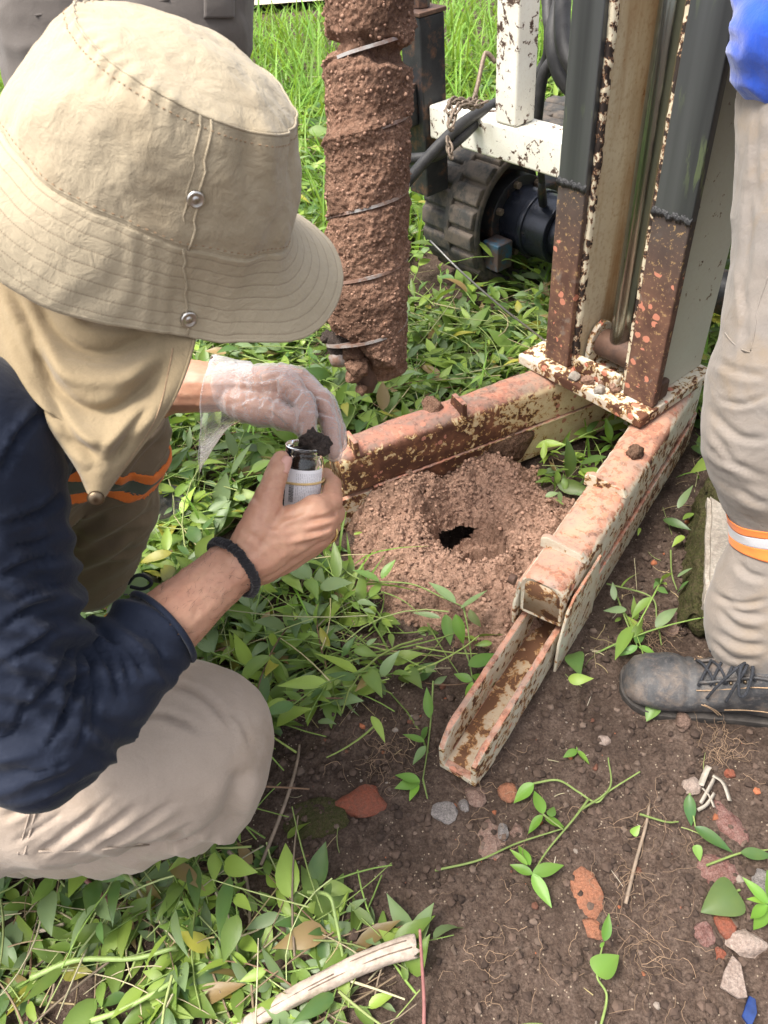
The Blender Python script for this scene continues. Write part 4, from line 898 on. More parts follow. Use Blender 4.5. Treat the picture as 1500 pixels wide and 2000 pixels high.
# ---- trousers
def trousers():
    b = MB()
    near = [(D(-400, 1500, .90), .15), Dj(-150, 1500, .825, .118), Dj(60, 1492, .812, .108), Dj(230, 1468, .815, .100), Dj(350, 1446, .825, .091), Dj(392, 1445, .835, .083)]
    b.chain(near, 20); b.chain([Dj(395, 1470, .845, .080), Dj(372, 1530, .89, .076), Dj(220, 1588, .95, .072), Dj(80, 1605, 1.01, .064), Dj(0, 1615, 1.05, .060)], 18)
    far = [(D(-400, 1500, .90), .15), (D(-250, 1150, 1.05), .12), Dj(120, 860, 1.07, .092), Dj(212, 822, 1.085, .086), Dj(216, 880, 1.12, .083), Dj(208, 980, 1.20, .079), Dj(190, 1060, 1.27, .074), Dj(172, 1125, 1.33, .068)]
    b.chain(far, 18)
    V, N, Q = remeshed(b, 0.0046, 7)
    sh = unit(D(172, 1125, 1.33) - D(212, 822, 1.085)); th = unit(D(350, 1446, .825) - D(60, 1492, .812)); k = D(212, 880, 1.12)
    isfar = sstep(0.62, 0.74, V[:, 1]); A = limb_folds(V, N, unit(sh + 0.4 * HX), 22, 0.006, 1.0, 5.0, np.ones(len(V)))
    low = sstep(0.02, 0.10, -(V - D(250, 1500, .76)) @ CR[:, 1] ); Bf = limb_folds(V, N, unit(0.5 * CR[:, 1] + 0.85 * CR[:, 0]), 22, 0.0060, 6.0, 4.0, 0.22 + 0.9 * low)
    V = A * isfar[:, None] + Bf * (1 - isfar)[:, None]
    V = creases(V, N, [[(70, 1668), (130, 1632), (195, 1580)], [(140, 1660), (205, 1622), (270, 1570)], [(205, 1655), (270, 1612), (345, 1565)], [(300, 1655), (370, 1640), (425, 1605)], [(0, 1600), (60, 1570), (120, 1520)], [(330, 1330), (400, 1360), (455, 1420)], [(250, 1400), (320, 1395), (400, 1430)]], 7, 0.0050)
    V = creases(V, N, [[(100, 1640), (160, 1600), (230, 1545)], [(170, 1665), (240, 1630), (310, 1590)], [(250, 1668), (320, 1640), (390, 1600)], [(430, 1380), (470, 1410), (492, 1460)], [(20, 1650), (80, 1615), (130, 1580)]], 5, 0.0030)
    V = creases(V, N, [[(375, 1660), (430, 1610), (462, 1540), (468, 1500)]], 16, 0.007, 0.9)
    V = creases(V, N, [[(330, 930), (270, 985), (200, 1010), (120, 1060)], [(310, 990), (240, 1040), (150, 1090)], [(330, 850), (280, 900), (240, 960)], [(270, 1060), (220, 1100), (150, 1125)]], 10, 0.007)
    farq = (V[:, 1][Q] > 0.68).all(1); o = put('trousers', V, Q, 'khaki_cloth', PER); o.data.materials.append(M['khaki_cloth_shaded']); o.data.polygons.foreach_set('material_index', farq.astype(np.int32))  # far leg takes the darker khaki with painted-in shade
    # reflective bands round the far shin: two orange tapes with an olive grey one between
    nrm = unit(sh + 0.42 * unit(CR[:, 0] * -1 + 0.0 * CR[:, 1])); c0 = D(250, 905, 1.10); s = (V - c0) @ nrm; ok = (V[:, 1] > 0.72) & (np.linalg.norm(V - D(212, 930, 1.15), axis=1) < 0.2)
    for (t0, t1, m) in ((-0.022, -0.006, 'orange_tape'), (-0.007, 0.016, 'olive_tape'), (0.015, 0.030, 'orange_tape')): band_from('reflective_band', V, N, Q, ok, s, t0, t1, nrm, 0.0010 if m != 'olive_tape' else 0.0005, m, o)
    # side seam and pocket edge of the near leg, laid on the surface
    from mathutils.bvhtree import BVHTree
    T = BVHTree.FromPolygons(V.tolist(), Q.tolist())
    def seam(pts, r, nm='seam'):
        L = []
        for (px, py) in pts:
            d = CR @ ray(px, py); h = T.ray_cast(Vector(CC), Vector(unit(d)))
            if h[0] is not None: L.append(np.array(h[0]) + np.array(h[1]) * r * 0.3 * (1 if np.dot(h[1], d) < 0 else -1))
        if len(L) > 2: MB().tube(catmull(L, len(L) * 6), r, 6).build(nm, M['khaki_cloth'], o, smooth=True)
    seam([(84, 1546), (72, 1580), (60, 1620), (48, 1668)], 0.0013); seam([(70, 1552), (58, 1590), (46, 1630), (35, 1668)], 0.0010)
    seam([(75, 1662), (150, 1662), (230, 1655), (290, 1650), (365, 1638)], 0.0012)
    return V, Q
TRV, TRQ = trousers()

# ---- boots
def boot(parent, heel, toe_dir, name='boot', scale=1.0, laces=True, lace_mat='lace_cord', roll=0.0):
    heel = np.asarray(heel, float); f = unit(np.array([toe_dir[0], toe_dir[1], 0.0])); s = np.array([-f[1], f[0], 0.0]); u = EZ
    def pt(x, y, z): return heel + scale * (f * x + s * y + u * z)
    X = np.array([-0.006, 0.0, 0.02, 0.05, 0.09, 0.12, 0.15, 0.18, 0.21, 0.24, 0.265, 0.283, 0.295, 0.300])
    T = np.array([0.06, 0.105, 0.125, 0.13, 0.13, 0.124, 0.108, 0.091, 0.080, 0.076, 0.070, 0.060, 0.045, 0.030])
    Wd = np.array([0.020, 0.028, 0.034, 0.037, 0.038, 0.039, 0.041, 0.045, 0.050, 0.051, 0.048, 0.041, 0.028, 0.014])
    xs = np.concatenate([np.linspace(-0.006, 0.26, 60), np.linspace(0.262, 0.300, 22)]); rows = []; n = 36
    for x in xs:
        t = np.interp(x, X, T); w = np.interp(x, X, Wd); z0 = 0.016; r = []
        for k in range(n):
            a = 2 * math.pi * k / n; ca, sa = math.cos(a), math.sin(a); e = 0.75 if sa < 0 else (0.95 if x > 0.17 else 0.8)
            narrow = 1 - 0.42 * max(0, sa) ** 1.5 * (1 - sstep(0.16, 0.23, x)) - 0.12 * max(0, sa) * (x > 0.0)
            r.append(pt(x, w * narrow * np.sign(ca) * abs(ca) ** e, z0 + (t - z0) * (0.5 + 0.5 * np.sign(sa) * abs(sa) ** e)))
        rows.append(r)
    V = np.array(rows); q = V.reshape(-1, 3); lx = ((q - heel) @ f) / scale; lz = (q - heel)[:, 2] / scale
    ctr = V.mean(1, keepdims=True); out = unit((V - ctr).reshape(-1, 3))
    q = q + out * (0.0022 * fbm(q * 26, 3))[:, None] * scale
    # flex creases behind the toe cap, toe cap seam
    crease = sum(-0.0042 * np.exp(-((lx - c - 0.03 * (lz - 0.06) + 0.006 * pnoise(q * 30)) / 0.006) ** 2) for c in (0.188, 0.205)) * sstep(0.03, 0.06, lz)
    q = q + out * crease[:, None] * scale; B = MB().grid(q.reshape(V.shape), True, True).build(name, M['boot_leather'], parent, smooth=True)
    rows = []
    for x in xs:
        w = np.interp(x, X, Wd) + 0.004; dx = (x - 0.147) * 1.02 + 0.147; lift = 0.012 * sstep(0.25, 0.305, x)
        rows.append([pt(dx, w - 0.006, 0.000 + lift), pt(dx, w - 0.003, 0.008 + lift * 0.8), pt(dx, w - 0.003, 0.022 + lift * 0.6), pt(dx, -w + 0.003, 0.022 + lift * 0.6), pt(dx, -w + 0.003, 0.008 + lift * 0.8), pt(dx, -w + 0.006, 0.000 + lift)])
    MB().grid(np.array(rows), True, True).build('sole', M['sole_rubber'], B, smooth=True, bevel=0.002)
    if laces:
        def top(x, y): 
            t = np.interp(x, X, T); w = np.interp(x, X, Wd) * 0.75; return pt(x, y, t + 0.0025 - 0.025 * min(1, abs(y) / w) ** 2.2)
        for i, x in enumerate((0.130, 0.148, 0.166, 0.182)):
            for d in (-1, 1):
                L = [top(x + 0.012 * d * 0 + 0.010 * (y * d / 0.022), y) for y in np.linspace(-0.024, 0.024, 9)]; MB().tube(L, 0.0022 * scale, 7).build('lace', M[lace_mat], B, smooth=True)
        for sd in (-1, 1):      # quarter edges with stitching
            L = [top(x, sd * (0.020 + 0.10 * max(0, 0.12 - x))) for x in np.linspace(0.06, 0.192, 14)]; MB().tube(L, 0.0028 * scale, 6).build('lace_facing', M['boot_leather'], B, smooth=True)
            L = [top(x, sd * 0.029) for x in np.linspace(0.08, 0.195, 14)]; MB().tube(L, 0.0010 * scale, 5).build('stitching', M['thread_tan'], B, smooth=True)
            for x in (0.132, 0.150, 0.168): MB().ball(top(x, sd * 0.024) + EZ * 0.001, 0.0030 * scale, 8).build('eyelet', M['snap_dark'], B, smooth=True)
        for sd in (-1, 1):
            for off in (0.0, 0.004):
                L = [pt(x + off, sd * (np.interp(x + off, X, Wd) * 0.99) , z) for x, z in ((0.15, 0.030), (0.165, 0.048), (0.182, 0.060))]; MB().tube(catmull(L, 12), 0.0009 * scale, 5).build('stitching', M['thread_tan'], B, smooth=True)
            L = [pt(x, sd * np.interp(x, X, Wd) * (1.0 - 0.0 * x), 0.034 + 0.02 * math.sin(x * 16)) for x in np.linspace(0.02, 0.15, 14)]; MB().tube(np.array(L), 0.0009 * scale, 5).build('stitching', M['thread_tan'], B, smooth=True)
        c = top(0.128, -0.002) + EZ * 0.004      # bow: two loops and two ends hanging over the side
        for (a, b2, ln) in ((0.016, 0.045, 1), (-0.028, 0.040, 1)):
            tipv = f * a + s * (0.052 if a > 0 else -0.03); 
            lp = [c, c + tipv * 0.45 + EZ * 0.008 + f * 0.010, c + tipv * 1.0 - EZ * 0.020, c + tipv * 0.9 - EZ * 0.022 - f * 0.010, c + tipv * 0.4 + EZ * 0.004 - f * 0.008, c]; MB().tube(catmull(lp, 36), 0.0025 * scale, 7).build('lace', M[lace_mat], B, smooth=True)
        for (a, y, dz) in ((0.055, 0.045, -0.055), (0.028, 0.050, -0.050), (0.05, -0.03, -0.03)):
            lp = [c, c + f * a * 0.4 + s * y * 0.5 + EZ * 0.006, c + f * a * 0.8 + s * y * 0.85 + EZ * dz * 0.45, c + f * a + s * y + EZ * dz]; MB().tube(catmull(lp, 24), 0.0023 * scale, 7).build('lace', M[lace_mat], B, smooth=True)
    return B
boot(PER, G(-130, 1700), (1, 0.06), laces=False, scale=0.95)
_b = boot(PER, G(60, 1195), (1, -0.08), scale=0.95, lace_mat='lace_cord')
for pts in ([(205, 1205), (225, 1190), (240, 1172)], [(140, 1185), (152, 1170), (155, 1160)]):
    MB().tube(catmull([D(a, b, 1.33) for a, b in pts], 12), 0.003, 6).build('yellow_stripe', M['lace_yellow'], _b, smooth=True)
MB().tube(catmull([D(250, 1140, 1.36), D(262, 1126, 1.35), D(280, 1124, 1.35), D(296, 1138, 1.35), D(280, 1150, 1.36), D(255, 1146, 1.365)], 30), 0.0035, 7).build('lace', M['lace_cord'], _b, smooth=True)

# ---- bucket hat
def hat():
    H = bpy.data.objects.new('hat', None); COL.objects.link(H); H.parent = PER; H.location = HO - np.array(PER.location)
    na = 240; TH = np.arange(na) * 2 * math.pi / na
    def ring(a, b, h, extra=None, cx=0.0): return np.array([HP(cx + a * math.cos(t), b * math.sin(t), h) for t in TH])
    cup = 0.006
    # side panel
    rows = []; hs = np.linspace(0, 1, 46)
    for h in hs:
        a = 0.1082 + (0.0784 - 0.1082) * h + cup * math.sin(math.pi * h); b = 0.0911 + (0.077 - 0.0911) * h + cup * math.sin(math.pi * h); rows.append(ring(a, b, 0.0836 * h, cx=0.0019 * h))
    V = np.array(rows); q = V.reshape(-1, 3); out = unit(q - (HO + HA * 0.04)); hh = np.repeat(hs, na); th = np.tile(TH, len(hs))
    cy = np.stack([np.cos(th) * 0.1, np.sin(th) * 0.1, hh * 0.1], 1)
    dz = 0.0052 * pnoise(cy * 19 + 3) + 0.0022 * pnoise(cy * np.array([34, 34, 20]) + 8) + 0.0010 * fbm(cy * 50, 3)
    # dents: vertical buckles under the top seam
    dz += -0.006 * np.exp(-((th - 1.10) / 0.10) ** 2 - ((hh - 0.85) / 0.22) ** 2) - 0.004 * np.exp(-((th - 0.45) / 0.08) ** 2 - ((hh - 0.8) / 0.3) ** 2) + 0.0010 * np.sin(th * 40 + 3 * pnoise(cy * 30)) * sstep(0.75, 1, hh) * sstep(0.2, 0.8, np.sin(th - 1.2))
    q = q + out * dz[:, None]; side = MB().grid(q.reshape(V.shape), True).build('crown', M['hat_cloth'], H, smooth=True, solid=0.0014); SV = q.reshape(V.shape)
    # top panel, slightly domed
    rows = []; rs = np.linspace(1, 0.001, 30); base = SV[-1]; ctr = HP(0.0019, 0, 0.0836)
    ideal = ring(0.0784, 0.077, 0.0836, cx=0.0019)
    for r in rs: w = sstep(0.80, 1.0, r); rows.append(ctr + ((base - ctr) * w + (ideal - ctr) * (1 - w)) * r + HA * 0.017 * (1 - r ** 2.2))
    V = np.array(rows); q = V.reshape(-1, 3); q = q + HA * ((0.0048 * pnoise(q * 17 + 2) + 0.0014 * fbm(q * 45, 3)) * np.repeat(1 - rs ** 6, na))[:, None]
    MB().grid(q.reshape(V.shape), True).build('top_panel', M['hat_cloth'], H, smooth=True, solid=0.0014)
    for (L, r) in ((SV[-1] + HA * 0.0006, 0.0011), (SV[0], 0.0013), (SV[2] + unit(SV[2] - HO) * 0.0004, 0.0007)):
        MB().tube(np.vstack([L, L[:1]]), r, 6, False).build('seam', M['hat_cloth'], H, smooth=True)
    st = MB()
    for L in (SV[-4], SV[3]):
        for k0 in range(0, na, 2): a, b2 = L[k0], L[(k0 + 1) % na]; o_ = unit((a + b2) / 2 - (HO + HA * 0.04)) * 0.0011; st.tube([a + o_, a * 0.35 + b2 * 0.65 + o_], 0.00045, 4)
    st.build('stitching', M['thread_tan'], H)['kind'] = 'stuff'
    # brim
    nr = 40; rows = []; ts = np.linspace(0, 1, nr)
    def brim_dir(t):
        al = 0.9934 - 0.0447 * math.cos(t) + 0.2125 * math.sin(t) - 0.2252 * math.cos(2 * t) + 0.3344 * math.sin(2 * t) - 0.1049 * math.cos(3 * t) - 0.0617 * math.sin(3 * t); return al, 0.068 + 0.0030 * math.cos(t)
    for u in ts:
        r = []
        for k, t in enumerate(TH):
            al, w = brim_dir(t); rad = unit(np.array([math.cos(t) * 0.0911, math.sin(t) * 0.1082])); x = u * w; ang = al + 0.30 * (0.5 - u)   # flares outward to the edge
            wob = 0.0018 * u * u * math.sin(7 * t)
            r.append(SV[0][k] + (HF * rad[0] + HS * rad[1]) * (x * math.cos(ang)) - HA * (x * math.sin(ang) + wob))
        rows.append(r)
    V = np.array(rows); q = V.reshape(-1, 3); tt = np.tile(TH, nr); uu = np.repeat(ts, na)
    pk = 0.0016 * pnoise(np.stack([np.cos(tt) * 4, np.sin(tt) * 4, uu * 1.2], 1)) + 0.0010 * np.exp(-((tt - 1.65) / 0.4) ** 2) * np.sin(tt * 38 + 9 * pnoise(q * 14)) * (0.5 + 0.5 * uu)
    nrm = unit(np.cross(np.gradient(V, axis=1), np.gradient(V, axis=0)).reshape(-1, 3)); q = q + nrm * pk[:, None]
    i = (np.arange(nr - 1)[:, None] * na + np.arange(na)[None]).ravel(); j = (np.arange(nr - 1)[:, None] * na + (np.arange(na)[None] + 1) % na).ravel()
    o = put('brim', q, np.stack([i, j, j + na, i + na], 1), 'hat_brim_cloth', H, {'rows': uu, 'azimuth': np.abs(tt - math.pi) / math.pi}); s = o.modifiers.new('t', 'SOLIDIFY'); s.thickness = 0.0028; s.offset = 0
    BV = q.reshape(V.shape); E = BV[-1]; MB().tube(np.vstack([E, E[:1]]), 0.0019, 6, False).build('brim_edge', M['hat_cloth'], o, smooth=True)
    # front side seam with a snap on the crown and one on the brim
    ak = lambda deg: int(round(deg / 360 * na)) % na; k = ak(80)
    for dk in (-1.2, 1.2):
        L = [SV[r][ak(79 + 6 * r / 45.0)] + HF * 0.0030 * dk + unit(SV[r][k] - HO) * 0.0006 for r in range(0, 46, 3)]; MB().tube(np.array(L), 0.0010, 6).build('seam', M['hat_cloth'], H, smooth=True)
    L = [BV[r][ak(79 - 14 * r / nr)] for r in range(0, nr, 3)]; MB().tube(np.array(L) + HS * 0.0015, 0.0012, 6).build('seam', M['hat_cloth'], H, smooth=True)
    def snap(p, n, r=0.0066):
        n = unit(n); a = unit(np.cross(n, [0.1, 0.2, 0.97])); b = np.cross(n, a); prof = [(0, 0.0022), (0.25, 0.0024), (0.36, 0.0016), (0.55, 0.0012), (0.72, 0.0024), (0.9, 0.0024), (1.0, 0.0012), (1.02, 0)]
        V = np.array([[p + n * h + r * q_ * (a * math.cos(t) + b * math.sin(t)) for t in np.arange(24) * math.pi / 12] for q_, h in prof]); MB().grid(V, True, True).build('snap_button', M['snap_metal'], H, smooth=True)
    k1 = ak(81); n1 = unit(SV[20][k1] - (HO + HA * 0.03)); snap(SV[20][k1] + n1 * 0.0016, n1, 0.0060)
    k2 = ak(67); nn = nrm.reshape(V.shape)[32][k2]; nn = nn if nn.dot(HZ) > 0 else -nn; snap(BV[32][k2] + nn * 0.0022, nn)
    # neck flap
    Lp = [(-330, 330, .62), (-230, 500, .585), (-90, 640, .56), (60, 740, .548), (112, 845, .545), (160, 930, .55)]; Rp = [(400, 560, .60), (372, 690, .575), (340, 775, .565), (300, 838, .558), (252, 900, .553), (214, 952, .552)]
    nrw, ncl = 110, 100; Lc = catmull([D(*p) for p in Lp], nrw); Rc = catmull([D(*p) for p in Rp], nrw); V = np.zeros((nrw, ncl, 3))
    for r in range(nrw):
        v = r / (nrw - 1)
        for c in range(ncl):
            u = c / (ncl - 1); w = math.sin(math.pi * u); p = Lc[r] * (1 - u) + Rc[r] * u
            swag = 0.004 * math.sin(2 * math.pi * (u * 1.15 + v * 0.95) + 0.6) * (1 - v)
            p = p + HZ * (0.052 * w * (1 - 0.7 * v) + swag) - HY * 0.016 * w * (v < 2) * math.sin(math.pi * v) - HY * 0.008 * math.sin(math.pi * u) * v
            V[r, c] = p
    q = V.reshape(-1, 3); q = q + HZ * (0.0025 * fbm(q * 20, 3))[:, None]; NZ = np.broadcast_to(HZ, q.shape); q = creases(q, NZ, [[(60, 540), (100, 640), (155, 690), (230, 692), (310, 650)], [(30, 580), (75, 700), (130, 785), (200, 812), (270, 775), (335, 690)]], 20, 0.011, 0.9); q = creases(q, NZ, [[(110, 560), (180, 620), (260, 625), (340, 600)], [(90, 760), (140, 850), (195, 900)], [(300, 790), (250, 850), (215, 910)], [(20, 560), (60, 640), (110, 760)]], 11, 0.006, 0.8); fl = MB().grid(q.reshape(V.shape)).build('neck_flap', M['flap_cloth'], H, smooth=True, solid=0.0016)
    Vq = q.reshape(V.shape); e = np.vstack([Vq[:, -1], Vq[-1][::-1]]); MB().tube(e, 0.0015, 6).build('hem', M['flap_cloth'], fl, smooth=True)
    e = np.array([Vq[r, -7] for r in range(20, nrw)]) + HZ * 0.001; MB().tube(e, 0.0006, 5).build('hem_stitch', M['thread_tan'], fl, smooth=True)
    p = Vq[-3, ncl // 2]; n = unit(HZ); a, b = HX, HY
    Vs = np.array([[p + n * (0.001 + h) + 0.0062 * q_ * (a * math.cos(t) + b * math.sin(t)) for t in np.arange(20) * math.pi / 10] for q_, h in ((0, .003), (.5, .0027), (.85, .0018), (1, 0))]); MB().grid(Vs, True, True).build('snap_button', M['snap_dark'], fl, smooth=True)
hat()

# ---- bracelet of knotted cord on the right wrist
def bracelet():
    c = D(444, 1088, .722); ax = unit(W1 - D(390, 1162, .702)); ax = unit(ax + 0.12 * CR[:, 0]); a = unit(np.cross(ax, [0, 0, 1])); b = np.cross(ax, a)
    from mathutils.bvhtree import BVHTree
    pts = []
    s = (BODYV - c) @ ax; k = (np.abs(s) < 0.004) & (np.linalg.norm(BODYV - c, axis=1) < 0.05); R = BODYV[k]; cc = R.mean(0); th = np.arctan2((R - cc) @ b, (R - cc) @ a); rad = np.linalg.norm(R - cc - ((R - cc) @ ax)[:, None] * ax, axis=1); o = np.argsort(th)
    TH = np.linspace(-math.pi, math.pi, 161); rr = np.interp(TH, th[o], rad[o], period=2 * math.pi); bx = MB()
    for ph in (0, 2.1, 4.2):
        L = np.array([cc + ax * (0.0028 * math.sin(26 * t + ph)) + (r + 0.0036 + 0.0016 * math.cos(26 * t + ph)) * (a * math.cos(t) + b * math.sin(t)) for t, r in zip(TH, rr)]); bx.tube(L, 0.0026, 7, False)
    B = bx.build('bracelet', M['bracelet_cord'], PER, smooth=True)
    p = D(470, 1130, .712)
    v, f = blob_verts(3, 0.3, 4); MB().add(p + v * 0.008, f).build('knot', M['bracelet_cord'], B, smooth=True)
    v, f = blob_verts(3, 0.3, 9); MB().add(D(455, 1132, .708) + v * 0.005, f).build('knot', M['bracelet_cord'], B, smooth=True)
bracelet()
def finger_ring():
    p, q = D(622, 1048, .738), D(646, 1030, .768); c = p * 0.45 + q * 0.55; ax = unit(q - p); a = unit(np.cross(ax, [0, 0, 1])); b = np.cross(ax, a)
    L = np.array([c + 0.0128 * (a * math.cos(t) + b * math.sin(t)) for t in np.linspace(0, 2 * math.pi, 40)]); MB().tube(L, 0.0014, 8, False).build('ring', M['gold_ring'], PER, smooth=True)
finger_ring()

# ---- vinyl glove
def glove_mesh():
    b = MB()
    for c in hand_l(0.0012): b.chain(c, 12)
    V, N, Q = remeshed(b, 0.0017, 3)
    V = limb_folds(V, N, unit(D(640, 800, .84) - D(440, 760, .86)), 70, 0.0016, 3.0, 18.0); V = creases(V, N, [[(470, 720), (480, 760), (470, 800)], [(495, 715), (510, 755), (500, 800)], [(530, 722), (540, 760), (525, 800)], [(440, 735), (500, 745), (560, 730)], [(450, 790), (510, 775), (560, 790)], [(560, 735), (585, 760), (570, 790)], [(590, 750), (600, 775), (585, 800)], [(610, 770), (640, 780), (655, 800)], [(520, 800), (545, 820), (560, 835)], [(600, 800), (625, 805), (650, 815)]], 4, 0.0018, 0.8); V = V + N * 0.0008
    cut = (V - D(432, 757, .862)) @ unit(D(530, 752, .84) - D(425, 757, .86)) > 0.004; Q = Q[cut[Q].all(1)]; u = np.unique(Q); m = -np.ones(len(V), int); m[u] = np.arange(len(u))
    o = put('glove', V[u], m[Q], 'glove_vinyl', PER)
    # loose flared cuff hanging open at the wrist
    rows = []; n = 60; f, x, y, z = view_frame(440, 757, .86); TH = np.arange(n) * 2 * math.pi / n
    spec = [((492, 758, .852), .031, 0), ((465, 757, .857), .0325, 0.004), ((440, 757, .860), .036, .012), ((420, 760, .861), .040, .024), ((405, 764, .862), .043, .036), ((395, 768, .862), .044, .044)]
    cs = catmull([np.concatenate([D(*p), [r, dr]]) for p, r, dr in spec], 26)
    for i, c in enumerate(cs):
        u = i / 25; r = []
        for t in TH:
            dn = max(0, -math.sin(t)); rad = c[3] * (1 + 0.10 * u * math.sin(3 * t + 1) + 0.05 * u * math.sin(7 * t)); top = -0.014 * u * max(0, math.sin(t))
            r.append(c[:3] + y * (rad * 0.98 * math.sin(t) - c[4] * dn ** 2) + z * rad * 0.95 * math.cos(t) - x * top + x * (-0.006 * dn * u))
        rows.append(r)
    V = np.array(rows); q = V.reshape(-1, 3); q = q + 0.0022 * np.stack([pnoise(q * 45), pnoise(q * 45 + 4), pnoise(q * 45 + 8)], 1); V = q.reshape(V.shape)
    MB().grid(V, True).build('glove_cuff', M['glove_vinyl'], o, smooth=True)
    MB().tube(np.vstack([V[-1], V[-1][:1]]), 0.0007, 5, False).build('cuff_bead', M['glove_vinyl'], o, smooth=True)
glove_mesh()

# ================================================================ sample jar held in the bare hand
def jar():
    top, bot = D(593, 866, .752), D(582, 992, .770); f, x, y, z = view_frame(588, 930, .76)
    ax = unit(0.075 * x + 0.93 * y + 0.33 * z); c = D(590, 932, .7600); h = 0.072; b0 = c - ax * h / 2; s = unit(x - ax * x.dot(ax)); t2 = np.cross(ax, s); t2 = t2 if t2.dot(z) > 0 else -t2
    J = thing('sample_jar', b0, 'small glass jar with a white barcode label, held in the bare hand', 'jar')
    def lathe(prof, n=48, a0=0, a1=2 * math.pi, closed=True):
        A = np.linspace(a0, a1, n + (0 if closed else 1), endpoint=not closed); return np.array([[b0 + ax * hh + r * (s * math.cos(t) + t2 * math.sin(t)) for t in A] for r, hh in prof])
    R = 0.0212
    prof = [(0.001, 0), (R * .86, 0), (R * .97, 0.0016), (R, 0.005), (R, 0.052), (R * .97, 0.0565), (R * .90, 0.0595), (R * .885, 0.0615), (R * .92, 0.063), (R * .92, 0.0645), (R * .885, 0.0655), (R * .90, 0.067), (R * .91, 0.0695), (R * .88, 0.071), (R * .80, 0.0705), (R * .79, 0.06), (R * .9, 0.052), (R * .92, 0.005), (R * .8, 0.003), (0.001, 0.003)]
    MB().grid(lathe(prof), True).build('glass', M['jar_glass'], J, smooth=True)
    MB().grid(lathe([(0.001, 0.0034), (R * .90, 0.0045), (R * .905, 0.050), (R * .80, 0.056), (R * .77, 0.0645), (R * .5, 0.067), (0.001, 0.0675)], 40), True).build('soil_filling', M['clay_grey'], J, smooth=True)
    a0, a1 = 0.45, 2.45; lab = MB().grid(lathe([(R + 0.0003, 0.0045), (R + 0.0004, 0.028), (R + 0.0003, 0.0505)], 26, a0, a1, False)).build('label', M['label_paper'], J, smooth=True)
    # barcode (bars stacked along the jar) and lines of small print
    def mark(ang0, ang1, h0, h1, mat, name):
        MB().grid(lathe([(R + 0.0007, h0), (R + 0.0007, h1)], 4, ang0, ang1, False)).build(name, M[mat], lab)
    hh = 0.0155
    rs = random.Random(4); b = MB()
    while hh < 0.034:
        w = rs.choice((0.0003, 0.0005, 0.0008)); b.grid(lathe([(R + 0.0007, hh), (R + 0.0007, hh + w)], 4, 1.95, 2.2, False)); hh += w + rs.choice((0.0003, 0.0005, 0.0007))
    b.build('barcode', M['black_print'], lab); b = MB()
    for ang in np.arange(0.56, 1.86, 0.085):
        hh = 0.047
        while hh > 0.008 + 0.01 * rs.random():
            L = rs.uniform(0.0008, 0.004); b.grid(lathe([(R + 0.0007, hh - L), (R + 0.0007, hh)], 2, ang, ang + 0.022, False)); hh -= L + rs.uniform(0.0005, 0.0015)
            if rs.random() < 0.07: hh -= 0.006
    b.build('small_print', M['grey_print'], lab)
    for dh in (0, 0.0011):
        L = [b0 + ax * (0.0335 + dh + 0.0026 * math.sin(t * 1.0 + 0.5)) + (R + 0.0014) * (s * math.cos(t) + t2 * math.sin(t)) for t in np.linspace(0, 2 * math.pi, 60)]; MB().tube(np.array(L), 0.0007, 6, False).build('rubber_band', M['rubber_band'], J, smooth=True)
    p = b0 + ax * h; v, f2 = blob_verts(3, 0.35, 31, 0.85, 1.0)
    q = thing('soil_clump', p, 'dark grey lump of soil pinched between gloved fingers over the jar', 'soil clump')
    MB().add(p + ax * 0.006 + s * 0.006 + v * 0.013, f2).build('clump', M['clay_grey'], q, smooth=True); v, f2 = blob_verts(3, 0.3, 37, 0.8, 1.0); MB().add(p + ax * 0.000 + s * 0.016 - t2 * -0.003 + v * 0.012, f2).build('clump', M['clay_grey'], q, smooth=True)
    v, f2 = blob_verts(3, 0.3, 41, 1.0, 1.0); MB().add(D(626, 868, .795) + v * 0.010, f2).build('clump', M['clay_grey'], q, smooth=True)
jar()

